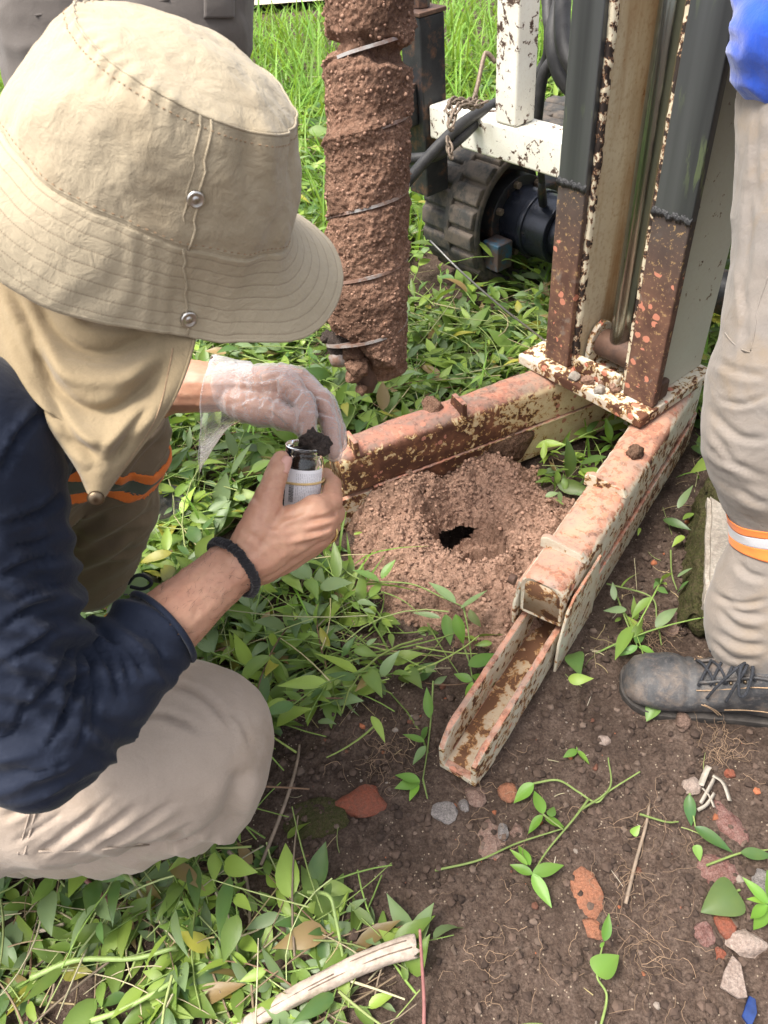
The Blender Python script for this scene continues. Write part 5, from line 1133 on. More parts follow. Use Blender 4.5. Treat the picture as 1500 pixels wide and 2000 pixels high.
# ================================================================ person standing at the right
def leg_loft(spec, n=110, rows=260):
    C5 = catmull([np.concatenate([D(px, py, d), [r]]) for px, py, d, r in spec], rows); c = C5[:, :3]; t = unit(np.gradient(c, axis=0)); a = unit(np.cross(t[0], [0, 1, 0])); V = []
    for i in range(rows):
        a = unit(a - t[i] * a.dot(t[i])); b = np.cross(t[i], a); th = np.arange(n) * 2 * math.pi / n
        V.append(c[i] + C5[i, 3] * (np.cos(th)[:, None] * a + np.sin(th)[:, None] * b))
    return np.array(V), t
def standing_right():
    P = thing('person', G(1520, 1350), 'person standing at the right edge in worn pale grey work trousers and blue jumper', 'person')
    spec = [(1625, 60, .95, .105), (1610, 170, .97, .104), (1595, 300, .99, .100), (1582, 450, 1.0, .096), (1558, 600, 1.02, .094), (1520, 750, 1.05, .094), (1506, 840, 1.07, .092), (1512, 920, 1.09, .084), (1520, 1000, 1.12, .070), (1520, 1070, 1.14, .066), (1492, 1140, 1.17, .074), (1482, 1200, 1.19, .080), (1486, 1260, 1.21, .074), (1496, 1300, 1.22, .066)]
    V, t = leg_loft(spec); n = V.shape[1]; q = V.reshape(-1, 3); ctr = V.mean(1, keepdims=True); out = unit((V - ctr).reshape(-1, 3)); v = np.repeat(np.linspace(0, 1, V.shape[0]), n)
    d = 0.004 * fbm(q * np.array([9, 9, 16]), 3) + 0.0035 * (1 - 2 * np.abs(pnoise(q * np.array([13, 9, 17]) + 3))) * (0.4 + sstep(0.78, 0.95, v) * 0.8); q = q + out * d[:, None]; q = creases(q, out, [[(1392, 840), (1430, 900), (1500, 935)], [(1388, 800), (1440, 850), (1500, 860)], [(1386, 1150), (1440, 1195), (1500, 1205)], [(1395, 1230), (1445, 1258), (1500, 1262)], [(1400, 1180), (1440, 1225), (1490, 1235)], [(1395, 700), (1440, 725), (1500, 735)], [(1470, 300), (1462, 450), (1450, 600)], [(1440, 950), (1470, 975), (1500, 985)], [(1440, 1095), (1460, 1120), (1500, 1130)]], 7, 0.0042)
    q = creases(q, out, [[(1385, 870), (1410, 900), (1460, 915)], [(1400, 1165), (1450, 1180), (1500, 1170)], [(1390, 1250), (1430, 1285), (1480, 1290)], [(1440, 500), (1455, 620), (1450, 740)], [(1480, 200), (1475, 320), (1485, 430)], [(1400, 780), (1450, 790), (1500, 770)]], 5, 0.0040)
    V = q.reshape(V.shape)
    T = MB().grid(V, True, True).build('trousers', M['worn_grey_cloth'], P, smooth=True)
    r0 = int(0.600 * 150)
    def find(py): return int(np.argmin([abs((lambda c: 1000 - FPX * c[1] / -c[2])(CR.T @ (p - CC)) - py) for p in V.mean(1)]))
    i0, i1, i2, i3 = find(990), find(1014), find(1040), find(1064)
    for (a, b, m, off) in ((i0, i1, 'orange_tape', .0016), (i1, i2, 'silver_tape', .0013), (i2, i3, 'orange_tape', .0016)):
        B = V[a:b + 1]; c = B.mean(1, keepdims=True); B = B + unit(B - c) * off; MB().grid(B, True).build('reflective_band', M[m], T, smooth=True, solid=0.001)
    e = V[-1]; MB().tube(np.vstack([e, e[:1]]), 0.003, 6, False).build('hem', M['worn_grey_cloth'], T, smooth=True)
    from mathutils.bvhtree import BVHTree
    Q = [[i * n + j, i * n + (j + 1) % n, (i + 1) * n + (j + 1) % n, (i + 1) * n + j] for i in range(V.shape[0] - 1) for j in range(n)]; bv = BVHTree.FromPolygons(q.tolist(), Q)
    def seam(pts, r):
        L = []
        for (px, py) in pts:
            h = bv.ray_cast(Vector(CC), Vector(unit(CR @ ray(px, py))))
            if h[0] is not None: L.append(np.array(h[0]))
        if len(L) > 2: MB().tube(catmull(L, 30), r, 6).build('seam', M['worn_grey_cloth'], T, smooth=True)
    seam([(1500, 540), (1490, 570), (1480, 600), (1475, 640), (1466, 685)], 0.0011); seam([(1416, 650), (1430, 668), (1448, 682), (1465, 688)], 0.0011)
    V2, t = leg_loft([(px + 330, py - 30, d * 1.02, r) for px, py, d, r in spec], 40, 60); MB().grid(V2, True, True).build('trousers', M['worn_grey_cloth'], P, smooth=True)
    b = MB().chain([(D(1592, 58, .925), .098), (D(1665, -50, .92), .125), (D(1720, -250, .92), .15), (D(1800, -600, .95), .17)], 18); b.chain([(D(1640, -40, .92), .12), (D(1900, 0, .97), .14), (D(1950, -300, .97), .16)], 16)
    W, N, QQ = remeshed(b, 0.006, 6); W = limb_folds(W, N, EZ, 34, 0.007, 2.0, 9.0); put('jumper', W, QQ, 'blue_knit', P)
    for hx, px in ((0, 0),):
        sk = MB().tube([D(1500, 1290, 1.215), D(1508, 1330, 1.24), D(1512, 1370, 1.25)], [0.047, 0.043, 0.042], 24); sk.build('sock', M['sock_knit'], P, smooth=True)
    heel = G(1612, 1398); tip = G(1212, 1340); d = tip - heel; boot(P, tip - unit(d) * 0.312 - EZ * 0.010, d, scale=1.04)
    h2 = G(1960, 1360); boot(P, h2, d, laces=False)
standing_right()

# ================================================================ person standing behind the hat
def standing_behind():
    P = thing('person', G(60, 860), 'person in charcoal work trousers standing behind the tan hat', 'person')
    b = MB()
    b.chain([(D(120, -120, 1.14), .145), (D(330, -120, 1.14), .145)], 18)
    b.chain([(D(345, -60, 1.14), .118), (D(352, 60, 1.13), .108), (D(330, 230, 1.17), .098), (D(260, 480, 1.30), .078), (D(190, 700, 1.48), .068), (D(150, 850, 1.60), .064)], 18)
    b.chain([(D(120, -60, 1.14), .125), (D(145, 60, 1.14), .112), (D(150, 230, 1.19), .098), (D(90, 480, 1.32), .078), (D(30, 700, 1.48), .068), (D(-10, 850, 1.60), .064)], 18)
    V, N, Q = remeshed(b, 0.0055, 7); V = limb_folds(V, N, EZ, 20, 0.004, 5.0, 6.0); o = put('trousers', V, Q, 'charcoal_cloth', P)
    from mathutils.bvhtree import BVHTree
    bv = BVHTree.FromPolygons(V.tolist(), Q.tolist())
    def hit(px, py):
        h = bv.ray_cast(Vector(CC), Vector(unit(CR @ ray(px, py)))); return None if h[0] is None else np.array(h[0]) + np.array(h[1]) * 0.0015
    def flap(xs, ys):
        g = [[hit(x, y) for x in np.linspace(*xs, 12)] for y in np.linspace(*ys, 14)]
        if any(p is None for r in g for p in r): return
        MB().grid(np.array(g)).build('pocket', M['charcoal_cloth'], o, smooth=True, solid=0.004)
    flap((-40, 44), (8, 88)); flap((398, 455), (-30, 36))
    def seam(pts):
        L = [hit(*p) for p in pts]; L = [p for p in L if p is not None]
        if len(L) > 2: MB().tube(catmull(L, 24), 0.0016, 6).build('seam', M['charcoal_cloth'], o, smooth=True)
    seam([(70, 30), (160, 22), (250, 12), (330, 0)]); seam([(150, 60), (110, 110), (80, 180)])
    b = MB().chain([(D(120, -260, 1.14), .15), (D(330, -260, 1.14), .15), (D(230, -500, 1.16), .17)], 16); W, N, QQ = remeshed(b, 0.008, 5); put('shirt', W, QQ, 'navy_cloth', P)
    for px in (150, -10):
        c = D(px, 850, 1.60); boot(P, np.array([c[0] - 0.07, c[1], 0.0]), (0.9, -0.3), laces=False)
standing_behind()
# ================================================================ vegetation
LT = np.array([0.0, 0.10, 0.25, 0.42, 0.60, 0.80, 1.0]); LW = np.array([0.12, 0.62, 0.94, 1.0, 0.82, 0.44, 0.02])
def leaves_np(base, dirn, up, L, W, bend, fold, tint, prof=LW, twist=None):
    """n leaves, three verts across at seven stations; returns verts, quads, tints"""
    base = np.asarray(base, float); n = len(base); dirn = unit(dirn); side = unit(np.cross(dirn, up)); up = np.cross(side, dirn); k = len(LT)
    V = np.zeros((n, k, 3, 3))
    for i, t in enumerate(LT):
        c = base + dirn * (L * (t - 0.18 * bend * t * t))[:, None] - up * (L * bend * t * t * 0.55)[:, None]; h = (W * prof[i] * 0.5)[:, None]
        tw = 0 if twist is None else (twist * t)[:, None]
        sd = side * np.cos(tw) + up * np.sin(tw); 
        V[:, i, 1] = c; V[:, i, 0] = c - sd * h + up * h * fold[:, None]; V[:, i, 2] = c + sd * h + up * h * fold[:, None]
    q = []
    for i in range(k - 1):
        for j in range(2): a = i * 3 + j; q.append((a, a + 1, a + 4, a + 3))
    Q = (np.array(q)[None] + (np.arange(n) * k * 3)[:, None, None]).reshape(-1, 4)
    T = np.repeat(tint, k * 3, 0).reshape(n, k, 3, 3).copy(); T[:, :, 1] *= 1.12
    return V.reshape(-1, 3), Q, T.reshape(-1, 3)
def tubes_np(P, r, tint, m=5):
    """P (n,k,3) centre lines, r (n,) radii"""
    n, k, _ = P.shape; t = unit(np.gradient(P, axis=1)); a = unit(np.cross(t, np.array([0.31, 0.22, 0.92]))); b = np.cross(t, a); th = np.arange(m) * 2 * math.pi / m
    taper = np.linspace(1, 0.6, k)[None, :, None, None]
    V = P[:, :, None] + (r[:, None, None, None] * taper) * (np.cos(th)[None, None, :, None] * a[:, :, None] + np.sin(th)[None, None, :, None] * b[:, :, None])
    i = (np.arange(k - 1)[:, None] * m + np.arange(m)[None]).ravel(); j = (np.arange(k - 1)[:, None] * m + (np.arange(m)[None] + 1) % m).ravel()
    q = np.stack([i, j, j + m, i + m], 1); Q = (q[None] + (np.arange(n) * k * m)[:, None, None]).reshape(-1, 4)
    return V.reshape(-1, 3), Q, np.repeat(tint, k * m, 0)
def merge(parts):
    Vs, Qs, Ts, o = [], [], [], 0
    for V, Q, T in parts: Vs.append(V); Qs.append(Q + o); Ts.append(T); o += len(V)
    return np.vstack(Vs), np.vstack(Qs), np.vstack(Ts)
def clear_of_rig(part, per):
    """drop the leaves or stems that would grow through the rig's arms, the plate or the soil heap"""
    V, Q, T = part; n = len(V) // per; q = V.reshape(n, per, 3); bad = np.zeros(n, bool); f = q.reshape(-1, 3)
    hit = np.zeros(len(f), bool)
    for (o, d, w) in ARMS:
        r = f - o; s, v = r @ d, r @ w; hit |= (s > -0.3) & (s < 0.76) & (v > -0.006) & (v < ARMW + 0.010) & (f[:, 2] < 0.24)
    near = (np.abs(f[:, 0] - 0.175) < 0.35) & (np.abs(f[:, 1] - 1.04) < 0.36); k = np.where(near)[0]; mz = mound_z(f[k, 0], f[k, 1]); hit[k] |= ((mz > 0.02) & (f[k, 1] > 0.86)) | (np.hypot(f[k, 0] - HOLE[0], f[k, 1] - HOLE[1] - 0.03) < 0.15)
    tip = q.mean(1); bad = (bare_mask(tip[:, 0], tip[:, 1]) > 0.5) & ~inpoly(tip[:, 0], tip[:, 1], STRIP) & (RNG.random(n) < 0.93)
    bad |= hit.reshape(n, per).any(1); keep = ~bad; per_q = len(Q) // n; Q = Q.reshape(n, per_q, 4)[keep]; idx = np.arange(n)[keep]
    Q = Q - (idx * per)[:, None, None] + (np.arange(len(idx)) * per)[:, None, None]
    return q[keep].reshape(-1, 3), Q.reshape(-1, 4), T.reshape(n, per, 3)[keep].reshape(-1, 3)
def stuff(name, parts, mat, label, per=0):
    parts = [clear_of_rig(p, per) for p in parts] if per else parts
    V, Q, T = merge(parts); o = finish(name, np_mesh(name, V, Q, {'tint': T}), M[mat]); o['kind'] = 'stuff'; o['label'] = label; return o
def leaf_tint(n, bright=1.0):
    u = RNG.random((n, 1)); A = np.array([0.135, 0.22, 0.045]); B = np.array([0.25, 0.36, 0.065]); C_ = np.array([0.07, 0.145, 0.042]); D_ = np.array([0.18, 0.26, 0.125]); E_ = np.array([0.32, 0.30, 0.05])
    dead = RNG.random((n, 1)) < 0.03
    c = np.where(u < 0.36, A, np.where(u < 0.62, B, np.where(u < 0.78, C_, np.where(u < 0.975, D_, E_))))
    c = np.where(dead, np.array([0.26, 0.17, 0.08]), c)
    return c * RNG.uniform(0.75, 1.2, (n, 1)) * bright
ARMS = []
for (o, d, w) in (AR, AL): ARMS.append((o, d, w))
def blocked(x, y, m=0.0):
    p = np.stack([x, y, x * 0], 1); r = np.zeros(len(x), bool)
    for (o, d, w) in ARMS:
        q = p - o; s, v = q @ d, q @ w; r |= (s > -0.3) & (s < 0.74 + m) & (v > -0.012 - m) & (v < ARMW + 0.02 + m)
    z = mound_z(x, y); r |= (z > 0.012) | (np.hypot(x - HOLE[0], y - HOLE[1] - 0.03) < 0.16)
    q = p - RO; a, b = q @ E1, q @ E2; r |= (a > -0.86) & (a < -0.40) & (b > 0.22 - m) & (b < 0.7)
    return r
SLAB = gpoly([(1345, 985), (1400, 930), (1560, 1000), (1560, 1260), (1340, 1245)]); BOOTP = gpoly([(1195, 1300), (1260, 1240), (1560, 1270), (1560, 1430), (1330, 1425), (1205, 1380)])
def veg_points(n, x0, x1, y0, y1, dens):
    x = RNG.uniform(x0, x1, n); y = RNG.uniform(y0, y1, n); k = RNG.random(n) < dens(x, y); x, y = x[k], y[k]; k = ~blocked(x, y) & ~inpoly(x, y, SLAB) & ~inpoly(x, y, BOOTP); return x[k], y[k]
STRIP = gpoly([(1075, 1330), (1235, 1070), (1330, 930), (1395, 860), (1430, 960), (1350, 1000), (1350, 1240), (1200, 1280), (1150, 1400)])
FRONTL = gpoly([(-300, 1640), (540, 1640), (660, 1740), (810, 1840), (900, 2100), (-300, 2100)])
def dens_main(x, y):
    b = bare_mask(x, y); d = np.where(b > 0.5, 0.0, 1.0); clump = 0.55 + 0.6 * pnoise(np.stack([x * 5, y * 5, x * 0], 1)); d = d * np.clip(clump + 0.25, 0.25, 1)
    d = np.where(inpoly(x, y, STRIP), 0.16, d); d = np.where(inpoly(x, y, FRONTL), 0.30 + 0.35 * (x < -0.1), d); return d
def sprig_field(xs, ys, hgt, leaf, length, tone=1.0):
    """trailing stems with alternate lance shaped leaves"""
    n = len(xs); k = 8; th = RNG.uniform(0, 2 * math.pi, n); el = RNG.uniform(0.15, 1.0, n) * hgt; Ls = RNG.uniform(0.6, 1.3, n) * length; P = np.zeros((n, k, 3)); z0 = ground_z(xs, ys)
    curl = RNG.normal(0, 0.5, n); scale_n = RNG.uniform(0.7, 1.25, n); wide = RNG.uniform(0.26, 0.46, n); ntone = RNG.uniform(0.8, 1.25, n)[:, None]
    p = np.stack([xs, ys, z0 - 0.004], 1)
    for i in range(k):
        P[:, i] = p; t = i / (k - 1); a = th + curl * t; e = el * (1.25 - 1.5 * t); st = Ls / (k - 1); p = p + np.stack([np.cos(a) * np.cos(e) * st, np.sin(a) * np.cos(e) * st, np.sin(e) * st], 1); p[:, 2] = np.maximum(p[:, 2], z0 + 0.004)
    g = np.array([0.17, 0.26, 0.06]); tint = g * RNG.uniform(0.8, 1.6, (n, 1)); red = RNG.random(n) < 0.12; tint[red] = np.array([0.22, 0.13, 0.08]) * RNG.uniform(0.7, 1.2, (red.sum(), 1))
    tub = tubes_np(P, RNG.uniform(0.0012, 0.0024, n), tint); parts = []
    for i in range(1, k):
        s = 1 if i % 2 else -1; d = unit(P[:, min(i + 1, k - 1)] - P[:, i - 1]); up = unit(np.array([0, 0, 1.0]) + 0.35 * RNG.normal(size=(n, 3))); sd = unit(np.cross(d, up)); tipw = i / (k - 1)
        a = RNG.uniform(0.5, 1.25, n) * (1 - 0.55 * tipw); ld = d * np.cos(a)[:, None] + s * sd * np.sin(a)[:, None] + up * RNG.uniform(-0.1, 0.55, n)[:, None]
        L = leaf * scale_n * RNG.uniform(0.55, 1.35, n) * (0.75 + 0.35 * math.sin(math.pi * tipw)); keep = RNG.random(n) < 0.9
        o = leaves_np(P[keep, i], ld[keep], up[keep], L[keep], L[keep] * wide[keep] * RNG.uniform(0.85, 1.15, keep.sum()), RNG.uniform(0.0, 0.8, keep.sum()), RNG.uniform(0.1, 0.5, keep.sum()), leaf_tint(keep.sum(), tone) * ntone[keep], twist=RNG.normal(0, 0.4, keep.sum())); parts.append(o)
    return parts, tub
def straw(n, x0, x1, y0, y1, dens, L0, L1, r0, r1, pal, lift=0.01):
    x, y = veg_points(n, x0, x1, y0, y1, dens); n = len(x); k = 6; P = np.zeros((n, k, 3)); th = RNG.uniform(0, 6.28, n); cu = RNG.normal(0, 0.7, n); L = RNG.uniform(L0, L1, n); cx, cy = x, y; zb = ground_z(x, y); up = RNG.uniform(0, lift, n); tl = RNG.normal(0, 0.25, n)
    for i in range(k):
        P[:, i] = np.stack([cx, cy, np.maximum(zb + 0.002 + up + tl * L * i / k * 0.4, ground_z(cx, cy) + 0.001)], 1); a = th + cu * i / k; cx = cx + np.cos(a) * L / (k - 1); cy = cy + np.sin(a) * L / (k - 1)
    pal = np.array(pal); return tubes_np(P, RNG.uniform(r0, r1, n), pal[RNG.integers(0, len(pal), n)] * RNG.uniform(0.7, 1.2, (n, 1)), 4)
def vegetation():
    lv, st = [], []
    x, y = veg_points(4200, -1.25, 1.25, 0.22, 2.1, dens_main); front = inpoly(x, y, FRONTL)
    for (k, h, lf, ln) in ((~front & (y < 1.35), 0.85, 0.057, 0.22), (front, 0.30, 0.0485, 0.16), (~front & (y >= 1.35), 0.70, 0.058, 0.22)):
        a, b = sprig_field(x[k], y[k], h, lf, ln, 1.0 if lf != 0.0485 else 0.95); lv += a; st.append(b)
    x, y = veg_points(3400, -2.2, 2.6, 2.0, 4.2, lambda x, y: 0.8 + 0 * x); a, b = sprig_field(x, y, 0.95, 0.068, 0.30, 1.05); lv += a; st.append(b)
    stuff('ground_cover_leaves', lv, 'leaf', 'dense bright green trailing weeds covering the ground', 21); stuff('ground_cover_stems', st, 'stem_tint', 'pale green trailing weed stems', 40)
    # upright grass behind
    gp = []
    for (n, x0, x1, y0, y1, L0, L1, w) in ((1500, -1.2, 1.2, 0.9, 2.4, 0.07, 0.20, 0.006), (5200, -2.0, 2.2, 2.3, 4.4, 0.16, 0.40, 0.008), (7000, -3.0, 3.5, 3.8, 7.2, 0.25, 0.55, 0.011), (5000, -9, 9, 7.2, 22, 0.3, 0.6, 0.03)):
        x = RNG.uniform(x0, x1, n); y = RNG.uniform(y0, y1, n); k = (pnoise(np.stack([x * 1.5, y * 1.5, x * 0], 1)) > -0.35) & ~((y > path_y(x)) ) & ((bare_mask(x, y) < 0.5) | (y > 2.3)) & ~blocked(x, y, 0.03); x, y = x[k], y[k]; n = len(x)
        b = np.stack([x, y, ground_z(x, y) - 0.01], 1); a = RNG.uniform(0, 6.28, n); le = RNG.uniform(0.08, 0.6, n); d = np.stack([np.cos(a) * le, np.sin(a) * le, np.ones(n)], 1); up = np.stack([-np.cos(a), -np.sin(a), le], 1)
        L = RNG.uniform(L0, L1, n) * (0.35 + 0.65 * sstep(0.1, 1.6, path_y(x) - y)); t = np.array([0.13, 0.30, 0.035]) * RNG.uniform(0.55, 1.3, (n, 1)) + np.array([0.05, 0.03, 0.0]) * RNG.random((n, 1)); gp.append(leaves_np(b, d, up, L, w * RNG.uniform(0.6, 1.5, n), RNG.uniform(0.2, 1.6, n), RNG.uniform(0.1, 0.5, n), t, prof=np.array([0.7, 0.95, 1, 0.95, 0.8, 0.5, 0.03])))
    stuff('grass', gp, 'grass_blade', 'tall bright green grass growing behind the drilling rig')
    dry = [(0.46, 0.36, 0.20), (0.40, 0.33, 0.16), (0.34, 0.25, 0.15), (0.50, 0.44, 0.28), (0.28, 0.34, 0.12)]
    one = lambda x, y: 1.0 + 0 * x
    s1 = straw(1500, -1.1, 1.1, 0.25, 2.2, lambda x, y: np.where(bare_mask(x, y) > 0.5, 0.12, 0.9), 0.03, 0.16, 0.0006, 0.0018, dry, 0.03)
    s2 = straw(900, -0.2, 1.1, 0.0, 0.95, lambda x, y: np.where(bare_mask(x, y) > 0.5, 0.75, 0.1), 0.008, 0.045, 0.0004, 0.0012, dry + [(0.55, 0.48, 0.38)], 0.002)
    s3 = straw(380, -0.9, 0.2, 0.05, 0.5, lambda x, y: np.where(inpoly(x, y, FRONTL), 0.8, 0.0), 0.05, 0.20, 0.0009, 0.0024, [(0.30, 0.22, 0.14), (0.26, 0.34, 0.10), (0.32, 0.40, 0.13), (0.30, 0.36, 0.12), (0.46, 0.39, 0.25), (0.22, 0.17, 0.12), (0.30, 0.36, 0.14)], 0.03)
    s4 = straw(420, -0.5, 0.2, 0.55, 0.95, lambda x, y: np.where(bare_mask(x, y) > 0.5, 0.05, 0.55), 0.08, 0.24, 0.0012, 0.0026, [(0.20, 0.28, 0.07), (0.26, 0.33, 0.09)], 0.05)
    s6 = straw(1500, -1.1, 1.1, 0.55, 2.3, lambda x, y: np.where(bare_mask(x, y) > 0.5, 0.04, 0.9), 0.08, 0.30, 0.0010, 0.0021, [(0.30, 0.38, 0.12), (0.36, 0.42, 0.16), (0.24, 0.32, 0.09), (0.42, 0.42, 0.22), (0.46, 0.40, 0.22)], 0.085)
    s7 = straw(170, -0.9, 0.3, 0.05, 0.5, lambda x, y: np.where(inpoly(x, y, FRONTL), 0.9, 0.0), 0.05, 0.18, 0.0009, 0.0026, [(0.40, 0.46, 0.20), (0.34, 0.40, 0.15), (0.46, 0.42, 0.27)], 0.06)
    s5 = straw(1600, -3, 3, 2.0, 4.5, one, 0.1, 0.35, 0.001, 0.0025, dry, 0.12)
    stuff('straw', [s1, s2, s3, s4, s5, s6, s7], 'straw_tint', 'dry straw and cut stems strewn over the soil', 24)
    # fine roots
    def rootlets(cx, cy, n, rad, Lm):
        P = np.zeros((n, 9, 3)); a = RNG.uniform(0, 6.28, n); x = cx + rad * RNG.normal(size=n) * 0.4; y = cy + rad * RNG.normal(size=n) * 0.4; z = ground_z(x, y) + RNG.uniform(0.002, 0.016, n)
        for i in range(9):
            P[:, i] = np.stack([x, y, np.maximum(z, ground_z(x, y) + 0.001)], 1); a = a + RNG.normal(0, 0.55, n); x = x + np.cos(a) * Lm / 9; y = y + np.sin(a) * Lm / 9; z = z + RNG.normal(0, 0.002, n)
        return tubes_np(P, RNG.uniform(0.00025, 0.0006, n), np.array([0.30, 0.20, 0.13]) * RNG.uniform(0.6, 1.3, (n, 1)), 4)
    rt = []
    for (px, py, n, rad, Lm) in ((330, 1720, 320, 0.06, 0.06), (250, 1740, 120, 0.05, 0.05), (1245, 1820, 22, 0.05, 0.06), (1410, 1470, 45, 0.04, 0.05), (1270, 1620, 20, 0.06, 0.06), (1270, 1245, 40, 0.03, 0.06), (1300, 1890, 14, 0.07, 0.06), (1000, 1900, 30, 0.14, 0.04), (1220, 1730, 12, 0.06, 0.06), (760, 1480, 60, 0.08, 0.05), (1000, 1600, 30, 0.12, 0.04)):
        p = G(px, py); rt.append(rootlets(p[0], p[1], n, rad, Lm))
    stuff('rootlets', rt, 'straw_tint', 'tangles of fine pale rootlets on the soil')
_pp0, _pp1 = G(300, 46), G(900, 4)
def path_y(x): return _pp0[1] + (x - _pp0[0]) * (_pp1[1] - _pp0[1]) / (_pp1[0] - _pp0[0]) - 0.1
vegetation()

# ================================================================ single plants on the open soil
def plant(label, stems, leaves, group=None, tone=(0.13, 0.28, 0.04)):
    p0 = stems[0][0] if stems else (leaves[0][0], leaves[0][1]); base = G(p0[0], p0[1]); T = thing('young_plant', (base[0], base[1], gz(base[0], base[1])), label, 'plant', group)
    def g(px, py, z): p = G(px, py, z); p = G(px, py, z + gz(p[0], p[1])); return p
    for s in stems:
        L = catmull([g(px, py, z) for px, py, z in [q if len(q) == 3 else (*q, 0.012) for q in s]], 8 * len(s)); col = np.array([0.20, 0.27, 0.08]) * random.uniform(0.8, 1.2)
        V, Q, TT = tubes_np(L[None], np.array([0.0019]), col[None], 7); finish('stem', np_mesh('stem', V, Q, {'tint': TT}, T.location), M['stem_tint'], T)
    for l in leaves:
        bx, by, tx, ty, z0, z1, w = l[:7]; b, t = g(bx, by, z0), g(tx, ty, z1); d = t - b; L = np.linalg.norm(d); up = unit(np.array([0, 0, 1.0]) + 0.25 * RNG.normal(size=3)); col = np.array(l[7] if len(l) > 7 else tone) * random.uniform(0.75, 1.25)
        prof = LW if w < 0.6 else np.array([0.5, 0.95, 1.0, 0.9, 0.68, 0.38, 0.02])
        V, Q, TT = leaves_np(b[None], d[None], up[None], np.array([L * 1.03]), np.array([L * w]), np.array([random.uniform(0.05, 0.35)]), np.array([random.uniform(0.15, 0.4)]), col[None], prof, np.array([random.uniform(-0.3, 0.3)]))
        o = finish('leaf', np_mesh('leaf', V, Q, {'tint': TT}, T.location), M['leaf'], T); m = o.modifiers.new('s', 'SUBSURF'); m.levels = m.render_levels = 1
    return T
plant('four leaved light green seedling star lying left of the orange brick fragment', [[(1150, 1560), (1120, 1600), (1070, 1660), (1040, 1707)], [(850, 1700, .006), (935, 1680), (1010, 1647), (1100, 1618)]],
      [(1040, 1707, 1077, 1772, .02, .012, .40), (1040, 1707, 1102, 1687, .02, .025, .42), (1040, 1707, 996, 1688, .02, .015, .42), (1030, 1690, 996, 1657, .025, .03, .3, (.2, .36, .06)), (1035, 1690, 1012, 1648, .025, .02, .4)])
plant('five leaved green sprig on a bent stem just below the rig channel tip', [[(1042, 1530), (1090, 1524), (1130, 1547), (1165, 1567), (1190, 1545), (1250, 1507)], [(1130, 1585), (1190, 1540), (1188, 1480)], [(1250, 1590, .02), (1300, 1605), (1325, 1605)], [(1060, 1590, .03), (1100, 1620, .02)]],
      [(1060, 1590, 1045, 1540, .03, .03, .5), (1042, 1530, 1002, 1568, .03, .015, .48), (1060, 1592, 1030, 1628, .03, .015, .42), (1065, 1600, 1105, 1613, .025, .015, .5), (1075, 1595, 1082, 1572, .03, .02, .6, (.08, .17, .04)), (1235, 1630, 1250, 1612, .02, .03, .7, (.2, .36, .06))])
plant('broad heart leaved seedling rising on a bent stem below the orange brick', [[(1172, 2010), (1185, 1945), (1166, 1905), (1176, 1850)]],
      [(1166, 1905, 1208, 1862, .03, .03, .85, (.17, .33, .06)), (1180, 1838, 1190, 1785, .04, .05, .42, (.08, .20, .03)), (1172, 1850, 1182, 1838, .03, .03, .4)])
plant('bright green leafy plant cut by the right edge above the pale shard', [[(1515, 1790), (1500, 1760, .04)]], [(1500, 1765, 1452, 1712, .05, .06, .36), (1500, 1762, 1458, 1752, .05, .05, .4, (.18, .34, .05)), (1500, 1768, 1458, 1795, .05, .02, .4), (1502, 1775, 1468, 1820, .04, .01, .4), (1505, 1760, 1500, 1700, .05, .07, .4)])
plant('dull olive heart shaped leaf lying flat beside the red brick chips', [[(1445, 1738, .006), (1432, 1742, .008)]], [(1438, 1740, 1372, 1782, .008, .012, .85, (.10, .16, .05))])
plant('dark green twig leaves lying beside the maroon stone', [[(1380, 1690, .008), (1450, 1665, .01), (1500, 1660, .01)], [(1347, 1550, .02), (1358, 1615, .015)]],
      [(1346, 1552, 1350, 1616, .03, .012, .4, (.04, .11, .035)), (1357, 1615, 1433, 1664, .015, .01, .34, (.045, .12, .035)), (1447, 1665, 1512, 1672, .012, .015, .4, (.06, .14, .04)), (1360, 1650, 1368, 1684, .02, .008, .6, (.16, .3, .06))])
plant('drooping sprig hanging over bare soil left of the channel tip', [[(846, 1330, .05), (842, 1400, .03), (834, 1470, .012), (826, 1522, .01)], [(826, 1522, .012), (835, 1560, .006)]],
      [(820, 1527, 771, 1508, .02, .02, .42), (820, 1528, 770, 1535, .015, .015, .55, (.15, .3, .06)), (818, 1532, 797, 1562, .015, .008, .5, (.18, .36, .05)), (831, 1457, 806, 1493, .03, .02, .4, (.14, .24, .09)), (829, 1448, 787, 1433, .03, .04, .35), (839, 1402, 833, 1343, .04, .07, .36), (836, 1420, 822, 1450, .03, .015, .5, (.07, .16, .04))])
plant('upright sprig at the left rim of the open channel', [[(905, 1260, .04), (918, 1300, .05), (925, 1345, .04)]], [(922, 1330, 886, 1315, .05, .05, .5), (922, 1332, 916, 1388, .05, .02, .42, (.18, .34, .05)), (922, 1320, 966, 1336, .05, .03, .4), (915, 1300, 975, 1275, .06, .06, .45, (.08, .18, .03))])
plant('tiny two leaved seedling on soil between channel tip and boot', [[(1122, 1470, .006), (1127, 1464, .012)]], [(1127, 1465, 1100, 1478, .015, .012, .5), (1127, 1464, 1126, 1458, .015, .02, .6), (1127, 1466, 1152, 1492, .015, .008, .45, (.2, .36, .06))])
plant('single pale leaf lying against the boot sole', [[(1285, 1376, .006), (1280, 1380, .010)]], [(1283, 1376, 1262, 1408, .02, .01, .8, (.16, .28, .07))])
